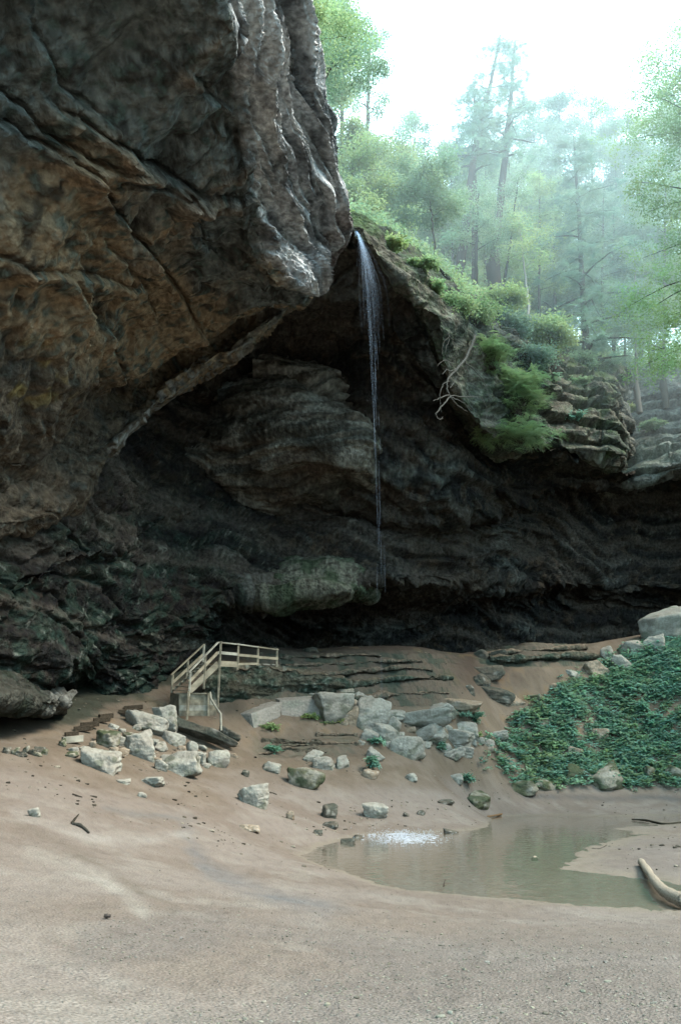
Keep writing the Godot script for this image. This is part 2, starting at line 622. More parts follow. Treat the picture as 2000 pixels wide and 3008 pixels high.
func overhang_shape(p: Vector3, n: Vector3, q: Vector2) -> float:
	var face := face_share(p, q)
	var u := p.x * 0.5 + p.y * 0.3 - p.z * 0.8
	var v := p.x * 0.6 - p.y * 0.75
	var s: float = nz[0].get_noise_3d(p.x, p.y, p.z) * 0.9
	s += (nz[1].get_noise_3d(u * 0.55, v * 1.7, p.z * 0.3) - 0.3) * 0.42 * (1.0 - face)
	s += nz[2].get_noise_3d(p.x, p.y, p.z) * 0.13
	s += nz[3].get_noise_3d(p.x, p.y, p.z) * 0.05
	var split: float = nz[1].get_noise_3d(u * 0.9 + 40.0, v * 3.4, p.z * 0.6)
	s -= smoothstep(0.35, 0.75, split) * 0.16 * (1.0 - face)
	var vein: float = nz[4].get_noise_3d(u * 0.22 + nz[2].get_noise_3d(p.x * 0.4, p.y * 0.4, p.z * 0.4) * 0.5, v * 0.8, p.z * 0.12) + 1.0
	s -= (1.0 - smoothstep(0.0, 0.09, vein)) * 0.2 * (1.0 - face)
	s += (nz[1].get_noise_3d(p.x * 1.6, p.y * 1.6, p.z * 1.3 + 17.0) - 0.2) * 0.06 * (1.0 - face)
	var bend: float = nz[2].get_noise_3d(p.x * 0.5, p.y * 0.5, p.z * 0.5) * 0.5
	s += nz[5].get_noise_3d(u * 0.55 + bend, v * 1.25 + bend, p.z * 0.3) * 0.17 * (1.0 - face)
	s += nz[5].get_noise_3d(u * 1.6 + bend, v * 3.6 + 20.0, p.z) * 0.055 * (1.0 - face)
	if face < 1.0:
		s += crack_shape(q, 1.0 - face)
	# beds and broken ribs along the outer face, running with the drip line
	if face > 0.0:
		var warp: float = nz[2].get_noise_3d(p.x * 0.3, p.y * 0.4, p.z * 0.35) * 0.3 + nz[0].get_noise_3d(p.x * 0.6, p.y * 0.6, p.z * 0.6) * 0.7
		var bed: float = p.y + p.z * 0.05 + warp
		var rib: float = nz[1].get_noise_3d(p.x * 0.2, bed * 1.7, p.z * 0.12)
		var rib2: float = nz[1].get_noise_3d(p.x * 0.3 + 31.0, bed * 4.6, p.z * 0.3)
		var crust: float = nz[1].get_noise_3d(p.x * 2.0, p.y * 3.5, p.z * 1.6)
		var near_lip := smoothstep(120.0, 20.0, lip_gap(q))
		s = s * (1.0 - face * 0.55) + face * ((rib - 0.2) * 0.95 + (rib2 - 0.2) * 0.42 + (crust - 0.2) * (0.05 + 0.24 * near_lip))
	return s

func overhang_tint(p: Vector3, n: Vector3, q: Vector2, s: float) -> Color:
	var face := face_share(p, q)
	var a: float = nz[0].get_noise_3d(p.x * 1.3 + 30.0, p.y * 1.3, p.z * 1.3)
	var b: float = nz[2].get_noise_3d(p.x * 0.9, p.y * 0.9 + 20.0, p.z * 0.9)
	var f: float = nz[3].get_noise_3d(p.x * 0.8, p.y * 0.8, p.z * 0.8 + 5.0)
	var grey := Color(0.215, 0.235, 0.22)
	var brown := Color(0.34, 0.255, 0.165)
	var ochre := Color(0.39, 0.255, 0.15)
	var dark := Color(0.055, 0.052, 0.045)
	# ochre sandstone low on the ceiling, grey green higher up and near the lip
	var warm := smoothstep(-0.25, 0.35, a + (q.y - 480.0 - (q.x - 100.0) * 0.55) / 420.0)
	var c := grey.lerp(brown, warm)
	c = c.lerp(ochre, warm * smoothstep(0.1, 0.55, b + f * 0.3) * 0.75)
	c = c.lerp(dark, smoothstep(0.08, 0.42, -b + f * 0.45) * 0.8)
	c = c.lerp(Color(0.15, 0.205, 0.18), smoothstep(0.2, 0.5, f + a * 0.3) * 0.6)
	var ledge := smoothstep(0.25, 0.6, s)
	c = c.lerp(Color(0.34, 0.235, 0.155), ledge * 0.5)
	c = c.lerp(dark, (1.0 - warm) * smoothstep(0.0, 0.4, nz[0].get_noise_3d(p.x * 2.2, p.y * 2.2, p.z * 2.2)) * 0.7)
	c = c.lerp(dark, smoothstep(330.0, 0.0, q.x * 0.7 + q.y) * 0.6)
	var lower_dark := smoothstep(0.0, 0.5, (q.y - 900.0 - q.x * 0.4) / 320.0)  # darker towards the lower left of the overhang
	c = c.lerp(dark * 1.35, lower_dark * 0.75)
	c = c.lerp(Color(0.32, 0.25, 0.1), smoothstep(0.28, 0.42, b) * smoothstep(150.0, 0.0, q.distance_to(Vector2(95, 1110))))
	var streak: float = nz[2].get_noise_3d(p.x * 0.6, p.y * 1.6, p.z * 0.18)
	var strip := line_step(q, [[715, 1020], [640, 1055], [560, 1090], [470, 1180], [430, 1235], [345, 1320]], 36.0)
	if strip < 1e8:
		c = c.lerp(Color(0.30, 0.30, 0.28), smoothstep(36.0, 8.0, absf(strip)) * smoothstep(-0.15, 0.25, f + b * 0.4))
	var pale := Color(0.54, 0.56, 0.57).lerp(Color(0.23, 0.24, 0.25), smoothstep(-0.15, 0.35, streak + f * 0.35))
	pale = pale.lerp(Color(0.78, 0.78, 0.77), smoothstep(0.1, 0.45, -streak + s * 0.35 + f * 0.3) * 0.8)
	pale = pale.lerp(Color(0.25, 0.165, 0.13), smoothstep(0.25, 0.5, a) * 0.5)
	var crusted := smoothstep(140.0, 25.0, lip_gap(q)) * smoothstep(0.25, 0.6, nz[1].get_noise_3d(p.x * 1.4, (p.y + p.z * 0.05) * 3.0, p.z * 0.9))
	pale = pale.lerp(Color(0.80, 0.80, 0.78), crusted * 0.8)
	c = c.lerp(pale, face)
	return c

func wall_shape(p: Vector3, n: Vector3, q: Vector2) -> float:
	var s: float = nz[0].get_noise_3d(p.x * 0.8, p.y * 1.1, p.z * 0.8) * 1.0
	var bed: float = p.y + p.x * 0.07 + nz[0].get_noise_3d(p.x * 0.4, 3.0, p.z * 0.4) * 3.0
	var big: float = nz[1].get_noise_3d(p.x * 0.045, bed * 0.7, p.z * 0.045)
	var bend: float = nz[2].get_noise_3d(p.x * 0.4, p.y * 0.4, p.z * 0.4) * 0.4
	s += nz[5].get_noise_3d(p.x * 0.4 + bend, bed * 1.3 + bend, p.z * 0.4) * 0.17
	var calm := 1.0 - 0.6 * smoothstep(1250.0, 1500.0, q.y) * (1.0 - smoothstep(480.0, 680.0, q.x))
	s += (big - 0.25) * 0.7 * calm
	s += (nz[1].get_noise_3d(p.x * 0.16 + 5.0, bed * 1.9, p.z * 0.16) - 0.2) * 0.5 * calm
	s += (nz[1].get_noise_3d(p.x * 0.5 + 70.0, bed * 4.6, p.z * 0.5) - 0.2) * 0.15
	s += nz[2].get_noise_3d(p.x, p.y * 1.6, p.z) * 0.24
	s += nz[3].get_noise_3d(p.x, p.y * 1.4, p.z) * 0.07
	var vein: float = nz[4].get_noise_3d(p.x * 0.18 + nz[2].get_noise_3d(p.x * 0.3, p.y * 0.3, p.z * 0.3) * 0.5, bed * 0.55, p.z * 0.18) + 1.0
	s -= (1.0 - smoothstep(0.0, 0.08, vein)) * 0.28
	var pit: float = nz[4].get_noise_3d(p.x, p.y, p.z)
	s -= smoothstep(0.35, 0.75, pit) * 0.14
	return s

func wall_tint(p: Vector3, n: Vector3, q: Vector2, s: float) -> Color:
	var a: float = nz[0].get_noise_3d(p.x * 1.1 + 10.0, p.y * 2.2, p.z * 1.1)
	var b: float = nz[2].get_noise_3d(p.x * 0.7, p.y * 1.1 + 20.0, p.z * 0.7)
	var f: float = nz[3].get_noise_3d(p.x * 0.8, p.y * 1.0, p.z * 0.8 + 5.0)
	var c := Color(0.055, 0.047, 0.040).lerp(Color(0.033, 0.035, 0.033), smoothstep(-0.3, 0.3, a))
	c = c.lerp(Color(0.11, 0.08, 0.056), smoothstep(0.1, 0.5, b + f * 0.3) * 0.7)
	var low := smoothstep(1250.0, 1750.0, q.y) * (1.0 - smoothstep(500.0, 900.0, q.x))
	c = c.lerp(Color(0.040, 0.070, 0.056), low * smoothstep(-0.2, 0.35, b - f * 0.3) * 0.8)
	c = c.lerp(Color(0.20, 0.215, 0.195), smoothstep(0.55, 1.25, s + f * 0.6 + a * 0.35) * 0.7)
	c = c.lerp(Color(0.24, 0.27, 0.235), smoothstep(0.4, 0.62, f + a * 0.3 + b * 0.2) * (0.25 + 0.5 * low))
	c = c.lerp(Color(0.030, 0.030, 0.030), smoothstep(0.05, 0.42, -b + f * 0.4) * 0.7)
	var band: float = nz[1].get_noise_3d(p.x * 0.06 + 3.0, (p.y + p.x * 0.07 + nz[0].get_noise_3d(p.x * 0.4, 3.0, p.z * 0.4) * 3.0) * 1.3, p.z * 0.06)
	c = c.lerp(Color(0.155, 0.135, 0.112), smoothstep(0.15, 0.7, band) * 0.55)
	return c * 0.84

func bulge_shape(p: Vector3, n: Vector3, q: Vector2) -> float:
	var bed: float = p.y - p.x * 0.06 + nz[0].get_noise_3d(p.x * 0.6, 3.0, p.z * 0.6) * 1.2
	var s: float = nz[0].get_noise_3d(p.x * 1.5, p.y * 1.5, p.z * 1.5) * 0.6
	s += (nz[1].get_noise_3d(p.x * 0.12, bed * 1.1, p.z * 0.12) - 0.2) * 0.8
	s += (nz[1].get_noise_3d(p.x * 0.2, bed * 2.9, p.z * 0.2) - 0.2) * 0.42
	s += (nz[1].get_noise_3d(p.x * 0.5, bed * 6.0 + 9.0, p.z * 0.5) - 0.2) * 0.13
	s += nz[2].get_noise_3d(p.x * 1.3, p.y * 1.8, p.z * 1.3) * 0.13
	s += nz[3].get_noise_3d(p.x, p.y * 1.4, p.z) * 0.05
	return s

func bulge_tint(p: Vector3, n: Vector3, q: Vector2, s: float) -> Color:
	var a: float = nz[0].get_noise_3d(p.x + 10.0, p.y * 3.0, p.z)
	var b: float = nz[2].get_noise_3d(p.x * 0.5, p.y * 2.2 + 20.0, p.z * 0.5)
	var c := Color(0.155, 0.125, 0.095).lerp(Color(0.105, 0.105, 0.09), smoothstep(-0.3, 0.3, a))
	c = c.lerp(Color(0.30, 0.285, 0.24), smoothstep(0.1, 0.4, b + s * 0.3) * 0.8)
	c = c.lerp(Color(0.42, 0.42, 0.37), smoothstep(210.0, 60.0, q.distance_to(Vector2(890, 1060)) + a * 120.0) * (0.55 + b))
	c = c.lerp(Color(0.07, 0.065, 0.055), smoothstep(0.15, 0.5, -b) * 0.7)
	return c

func rim_shape(p: Vector3, n: Vector3, q: Vector2) -> float:
	var bed: float = p.y + nz[0].get_noise_3d(p.x * 0.7, 3.0, p.z * 0.7) * 1.0
	var ledged := smoothstep(1380.0, 1560.0, q.x)
	var s: float = nz[0].get_noise_3d(p.x * 1.6, p.y * 1.6, p.z * 1.6) * 0.8
	var k: float = (bed + nz[0].get_noise_3d(p.x * 0.25, p.y * 1.5, p.z * 0.25) * 1.5) / 1.35
	var fr: float = k - floorf(k)
	var deep: float = 0.25 + 1.1 * clampf(nz[2].get_noise_3d(p.x * 0.25, floorf(k) * 7.0, p.z * 0.25) + 0.45, 0.0, 1.0)
	s += ledged * (smoothstep(0.0, 0.06, fr) - smoothstep(0.5, 1.0, fr) * 0.9 - 0.5) * deep
	s += (nz[1].get_noise_3d(p.x * 0.25, bed * 2.0, p.z * 0.25) - 0.2) * 0.35
	s += nz[2].get_noise_3d(p.x, p.y * 1.4, p.z) * 0.14
	s += nz[3].get_noise_3d(p.x, p.y, p.z) * 0.05
	s += ledged * nz[5].get_noise_3d(p.x * 0.9, bed * 1.6, p.z * 0.9) * 0.22
	var joint: float = absf(nz[0].get_noise_3d(p.x * 1.3 + 60.0, floorf(k) * 0.8, p.z * 1.3))
	s -= ledged * 0.45 * (1.0 - smoothstep(0.0, 0.04, joint))
	return s

func rim_tint(p: Vector3, n: Vector3, q: Vector2, s: float) -> Color:
	var a: float = nz[0].get_noise_3d(p.x * 1.6 + 10.0, p.y * 2.0, p.z * 1.6)
	var b: float = nz[2].get_noise_3d(p.x * 0.9, p.y * 1.6 + 20.0, p.z * 0.9)
	var f: float = nz[3].get_noise_3d(p.x, p.y, p.z)
	var c := Color(0.185, 0.17, 0.135).lerp(Color(0.105, 0.115, 0.095), smoothstep(-0.25, 0.3, a))
	c = c.lerp(Color(0.085, 0.125, 0.055), smoothstep(0.15, 0.6, n.y + b * 0.5) * 0.9)
	c = c.lerp(Color(0.09, 0.125, 0.07), smoothstep(0.1, 0.4, f + b) * 0.55)
	c = c.lerp(Color(0.31, 0.30, 0.25), smoothstep(0.2, 0.5, b - a * 0.2) * 0.55)
	c = c.lerp(Color(0.055, 0.055, 0.05), smoothstep(0.2, 0.5, -b) * 0.6)
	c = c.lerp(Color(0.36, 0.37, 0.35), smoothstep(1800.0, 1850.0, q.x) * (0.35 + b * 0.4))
	return c

func build_rock() -> void:
	# rows run across; every point is [photo x, photo y, metres ahead]
	rock_face("cliff_overhang", [
		[Vector3(-22, 30, 12), Vector3(-20, 30, -8), Vector3(-16, 29, -19), Vector3(-14, 29, -22), Vector3(-12, 29, -25), Vector3(-11, 29, -27), Vector3(-10, 29, -30), Vector3(-9, 29, -34), Vector3(-8, 29, -38)],
		[Vector3(-11, 27.5, 10), Vector3(-9, 27.5, -8), Vector3(-6.5, 27, -19), Vector3(-6, 26.6, -22), Vector3(-5.5, 26, -25), Vector3(-5, 26.2, -27), Vector3(-4.6, 26.5, -29), Vector3(-4, 26.6, -32), Vector3(-3.5, 26.6, -36)],
		[Vector3(-6.5, 25.5, 8), Vector3(-4, 25.5, -8), [848, 0, 19], [905, 250, 22], [952, 420, 24], [977, 520, 26], [996, 600, 28], [1000, 672, 30], [975, 690, 34]],
		[Vector3(-7, 22, 7), Vector3(-4.7, 22, -7), [750, 0, 16.5], [800, 250, 19.5], [835, 450, 22], [866, 600, 24.5], [908, 690, 26.7], [955, 748, 28.6], [945, 760, 33]],
		[Vector3(-8, 19, 6), Vector3(-5.5, 19, -6), [672, 0, 14.5], [700, 250, 17.5], [735, 480, 20.5], [760, 640, 23], [812, 775, 25], [896, 850, 27], [893, 842, 31]],
		[Vector3(-8.6, 18.9, 6), Vector3(-6.2, 18.9, -6), [645, 20, 14.4], [672, 270, 17.4], [705, 505, 20.5], [730, 670, 23], [785, 800, 25], [886, 866, 27], [886, 850, 32]],
		[Vector3(-14, 15.5, 4), Vector3(-9, 16, -9), [440, 420, 17.5], [560, 560, 20.5], [640, 690, 23], [700, 760, 25], [770, 828, 26.5], [880, 872, 27.4], [880, 858, 33]],
		[Vector3(-18, 11, 2), Vector3(-11.5, 11.5, -14), [220, 880, 20.5], [410, 880, 24], [540, 900, 26.5], [640, 890, 27.5], [735, 868, 28], [872, 876, 28.5], [875, 865, 34]],
		[Vector3(-20, 8, 0), Vector3(-14, 8.5, -15), [0, 1330, 23.5], [250, 1160, 27.5], [420, 1088, 29.5], [560, 1000, 30], [700, 906, 29.8], [862, 880, 30], [868, 872, 34.5]],
		[Vector3(-20.5, 7.6, 0), Vector3(-14.4, 8.0, -15.4), [20, 1370, 25.2], [268, 1192, 30], [435, 1112, 33], [583, 1020, 34], [708, 935, 34], [862, 888, 33.5], [866, 880, 36]],
		[Vector3(-20.8, 7, 0), Vector3(-14.6, 7.2, -16), [90, 1545, 26.4], [325, 1325, 30.4], [466, 1185, 32.4], [615, 1072, 33.5], [722, 1016, 34], [858, 896, 35], [862, 888, 37]],
		[Vector3(-21, 6.6, 0), Vector3(-15, 6.8, -16.6), [85, 1580, 28.4], [318, 1352, 33], [450, 1212, 36], [600, 1095, 37.5], [715, 1032, 38.5], [856, 902, 39], [860, 895, 40]],
		[Vector3(-21, 6.4, 0), Vector3(-15.4, 6.6, -17), [80, 1570, 31], [310, 1330, 36.5], [440, 1190, 40], [590, 1070, 41.5], [706, 1010, 42], [852, 890, 42], [856, 890, 43]],
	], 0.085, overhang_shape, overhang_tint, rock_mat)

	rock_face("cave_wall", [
		[Vector3(-24, 12, 10), [-300, 1250, 25], [0, 1380, 29.5], [200, 1200, 35], [330, 1080, 39], [500, 980, 41], [700, 880, 38], [900, 760, 34], [1100, 740, 33], [1300, 1032, 40], [1500, 1292, 44.2], [1700, 1330, 47], [1900, 1385, 58.5], [2200, 1338, 57]],
		[Vector3(-24, 10.5, 9), [-300, 1400, 21.5], [0, 1500, 26.6], [200, 1330, 31], [330, 1230, 35], [500, 1130, 41.5], [700, 1000, 42], [900, 900, 38], [1100, 850, 35.5], [1300, 1075, 41.5], [1500, 1322, 46.5], [1700, 1358, 50], [1900, 1402, 60], [2200, 1355, 58.5]],
		[Vector3(-24, 8.5, 8), [-300, 1550, 22], [0, 1620, 26.6], [200, 1480, 29.2], [330, 1400, 32.6], [500, 1300, 41.5], [700, 1200, 46], [900, 1100, 44], [1100, 1050, 41], [1300, 1165, 45], [1500, 1372, 50], [1700, 1390, 54], [1900, 1428, 61], [2200, 1392, 60.5]],
		[Vector3(-24, 6.5, 7), [-300, 1700, 22.8], [0, 1750, 26.9], [200, 1640, 29.8], [330, 1600, 33.4], [500, 1500, 41], [700, 1400, 46], [900, 1430, 47.2], [1100, 1480, 47.5], [1300, 1515, 49.5], [1500, 1490, 52], [1700, 1425, 54], [1900, 1440, 61], [2200, 1400, 60.5]],
		[Vector3(-24, 6.2, 7), [-300, 1720, 22.9], [0, 1770, 27.0], [200, 1665, 30.0], [330, 1625, 33.7], [500, 1530, 41.1], [700, 1440, 46.2], [900, 1460, 47.8], [1100, 1505, 49.2], [1300, 1535, 52.5], [1500, 1512, 56], [1700, 1450, 59.5], [1900, 1465, 64], [2200, 1430, 63]],
		[Vector3(-24, 5, 6), [-300, 1850, 23.4], [0, 1880, 27.3], [200, 1800, 31], [330, 1780, 34.6], [500, 1700, 40.5], [700, 1600, 45], [900, 1560, 48.5], [1100, 1520, 49.5], [1300, 1540, 53.5], [1500, 1560, 57], [1700, 1570, 61], [1900, 1590, 66], [2200, 1560, 65]],
		[Vector3(-24, 4, 6), [-300, 1960, 24.5], [0, 1985, 28], [200, 1930, 31.8], [330, 1895, 35.4], [500, 1820, 40], [700, 1715, 44.7], [900, 1690, 47.2], [1100, 1650, 48.8], [1300, 1660, 54], [1500, 1660, 58], [1700, 1680, 61], [1900, 1690, 65.5], [2200, 1660, 65]],
		[Vector3(-24, 3.4, 6), [-300, 2000, 24.8], [0, 2030, 28.5], [200, 1975, 32.8], [330, 1925, 36.2], [500, 1860, 40.2], [700, 1750, 45], [900, 1745, 46.8], [1100, 1720, 48.6], [1300, 1715, 54.5], [1500, 1720, 58.5], [1700, 1730, 61.3], [1900, 1735, 65.7], [2200, 1720, 65.5]],
		[Vector3(-24, 2.8, 6.2), [-300, 2090, 31], [0, 2090, 36], [200, 2060, 38], [330, 1990, 37], [500, 1960, 41], [700, 1800, 53], [900, 1790, 58], [1100, 1790, 60], [1300, 1795, 63], [1500, 1790, 64], [1700, 1785, 66], [1900, 1780, 69], [2200, 1760, 70]],
		[Vector3(-24, 1, 7), [-300, 2215, 32], [0, 2215, 37], [200, 2145, 39], [330, 2095, 38.5], [500, 2080, 42.5], [700, 1985, 55], [900, 1985, 60], [1100, 1990, 62], [1300, 1990, 65], [1500, 1990, 66], [1700, 1980, 68], [1900, 1960, 71], [2200, 1940, 72]],
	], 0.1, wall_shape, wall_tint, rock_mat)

	rock_face("rock_bulge", [
		[[425, 1335, 45.7], [560, 1230, 48], [640, 1150, 48], [800, 1100, 47], [900, 1135, 47], [1000, 1170, 47], [1070, 1210, 47], [1090, 1215, 48]],
		[[425, 1335, 43.3], [585, 1225, 45.7], [680, 1130, 44.3], [800, 1118, 43.4], [900, 1155, 42.9], [1000, 1195, 42.8], [1072, 1235, 43.3], [1098, 1240, 46.7]],
		[[425, 1338, 42.3], [585, 1255, 44.7], [690, 1170, 43.3], [800, 1175, 42.5], [900, 1205, 42.0], [1000, 1242, 41.9], [1078, 1272, 42.5], [1108, 1270, 46.7]],
		[[428, 1350, 41.5], [585, 1310, 44.1], [700, 1290, 43.5], [800, 1300, 42.8], [900, 1312, 42.3], [1000, 1322, 42.1], [1086, 1316, 42.7], [1112, 1316, 46.7]],
		[[435, 1410, 41.9], [585, 1400, 44.9], [700, 1390, 44.9], [800, 1400, 44.7], [900, 1405, 44.7], [1000, 1395, 44.9], [1082, 1375, 45.5], [1112, 1380, 48]],
		[[440, 1490, 43.7], [580, 1500, 47.5], [700, 1500, 47], [800, 1500, 47.5], [900, 1500, 48.5], [1000, 1490, 48.8], [1080, 1460, 49], [1110, 1450, 50]],
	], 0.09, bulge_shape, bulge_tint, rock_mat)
	rock_face("rock_bulge", [
		[[735, 1010, 49], [830, 990, 49], [930, 1015, 49], [1020, 1070, 49], [1120, 1085, 49], [1200, 1105, 49], [1215, 1115, 50]],
		[[752, 1018, 43.8], [830, 1003, 43.6], [930, 1035, 44], [1020, 1090, 44.5], [1120, 1105, 45], [1196, 1122, 45.5], [1214, 1128, 49]],
		[[745, 1050, 42.6], [830, 1050, 42.4], [930, 1090, 43], [1010, 1140, 43.6], [1110, 1135, 44.1], [1202, 1155, 44.6], [1220, 1155, 49]],
		[[745, 1092, 42.8], [830, 1100, 42.8], [930, 1140, 43], [1010, 1185, 43.6], [1110, 1205, 44.4], [1197, 1245, 45.1], [1218, 1245, 49]],
		[[745, 1120, 45], [830, 1130, 45], [930, 1180, 45], [1010, 1230, 45.2], [1100, 1292, 45.8], [1186, 1330, 46.6], [1210, 1330, 50]],
		[[750, 1150, 48], [830, 1160, 48], [930, 1200, 48], [1010, 1260, 48.5], [1100, 1340, 48.8], [1180, 1390, 49], [1200, 1390, 51]],
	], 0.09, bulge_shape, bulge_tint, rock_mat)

	rock_face("cliff_rim", [
		[[985, 665, 36], [1030, 638, 35], [1090, 658, 36], [1170, 700, 38], [1260, 762, 41], [1360, 842, 44], [1450, 912, 47], [1560, 985, 50], [1660, 1040, 52], [1730, 1065, 53], [1800, 1085, 54], [1842, 1100, 59]],
		[[975, 680, 34], [1025, 642, 32.5], [1075, 662, 32.5], [1150, 715, 34.5], [1240, 790, 37.5], [1330, 880, 40.5], [1420, 960, 43.5], [1540, 1040, 46], [1650, 1082, 48], [1740, 1105, 49], [1802, 1125, 50], [1838, 1140, 58]],
		[[970, 700, 33.5], [1020, 650, 31.8], [1065, 675, 31.5], [1130, 735, 33], [1220, 825, 35], [1300, 940, 38], [1370, 1040, 41], [1500, 1150, 44], [1640, 1200, 46], [1750, 1240, 47], [1814, 1250, 48.3], [1834, 1240, 58]],
		[[960, 730, 33], [1015, 668, 31.5], [1055, 690, 31], [1110, 745, 32], [1190, 835, 34], [1275, 957, 37], [1315, 1085, 40], [1450, 1265, 43], [1630, 1300, 45.5], [1740, 1328, 46.5], [1812, 1334, 48], [1832, 1300, 58]],
		[[958, 742, 34], [1014, 682, 32.3], [1055, 703, 31.8], [1108, 760, 32.8], [1186, 850, 34.8], [1268, 972, 37.8], [1308, 1100, 40.8], [1446, 1280, 43.8], [1630, 1312, 46.4], [1742, 1338, 47.4], [1812, 1344, 48.8], [1832, 1310, 58.5]],
		[[955, 800, 38], [1014, 740, 36], [1056, 765, 36], [1110, 830, 37], [1190, 930, 39], [1262, 1045, 42], [1308, 1165, 46], [1450, 1330, 49], [1630, 1350, 52], [1745, 1370, 54], [1810, 1374, 56], [1830, 1340, 61]],
	], 0.085, rim_shape, rim_tint, rock_mat)

	rock_face("cliff_rim", [
		[[1775, 1112, 66], [1850, 1105, 65], [1950, 1100, 64], [2050, 1095, 63], [2250, 1080, 61], [2600, 1000, 52]],
		[[1785, 1135, 61], [1850, 1128, 60.5], [1950, 1122, 59.5], [2050, 1117, 58.5], [2250, 1100, 56.5], [2600, 1020, 48]],
		[[1785, 1210, 60.5], [1850, 1200, 60], [1950, 1195, 59], [2050, 1190, 58], [2250, 1170, 56], [2600, 1100, 47.5]],
		[[1785, 1310, 60], [1850, 1300, 59.5], [1950, 1290, 58.5], [2050, 1280, 57.5], [2250, 1260, 55.5], [2600, 1200, 47]],
		[[1760, 1445, 60], [1835, 1415, 58.4], [1910, 1400, 57.6], [2000, 1372, 57], [2250, 1335, 55], [2600, 1290, 46.5]],
		[[1760, 1455, 62], [1835, 1426, 60.5], [1910, 1412, 59.8], [2000, 1385, 59], [2250, 1348, 57], [2600, 1300, 49]],
		[[1760, 1470, 66], [1835, 1445, 66], [1910, 1435, 66], [2000, 1410, 66], [2250, 1370, 65], [2600, 1320, 60]],
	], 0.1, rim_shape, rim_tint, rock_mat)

# a bedrock shelf: its foot line on the ground, thickness and how far it reaches back
func shelf(foot: Array, thick: Array, back: float, under: float, tint: Callable) -> void:
	var r := [[], [], [], [], [], []]
	for i in foot.size():
		var g := ground_at(foot[i][0], foot[i][1])
		var h: float = thick[i] * axis_depth(g) / F
		r[0].append(g + Vector3(0, h * 1.0 + 0.05 - back * 0.02, -back))
		r[1].append(g + Vector3(0, h * 1.02, -0.5))
		r[2].append(g + Vector3(0, h * 0.95, 0))
		r[3].append(g + Vector3(0, h * 0.45, 0.08))
		r[4].append(g + Vector3(0, h * 0.12, -under * 0.5))
		r[5].append(g + Vector3(0, -0.5, -under))
	rock_face("rock_shelf", r, 0.08, shelf_shape, tint, rock_mat)

func shelf_shape(p: Vector3, n: Vector3, q: Vector2) -> float:
	var bed: float = p.y + nz[0].get_noise_3d(p.x * 0.6, 3.0, p.z * 0.6) * 0.5
	var s: float = nz[2].get_noise_3d(p.x * 0.8, p.y * 0.8, p.z * 0.8) * 0.22 + nz[0].get_noise_3d(p.x * 2.0, 0, p.z * 2.0) * 0.3
	s += (nz[1].get_noise_3d(p.x * 0.3, bed * 6.0, p.z * 0.3) - 0.25) * 0.2 * (1.0 - absf(n.y) * 0.8)
	s += nz[3].get_noise_3d(p.x, p.y * 2.0, p.z) * 0.05
	return s

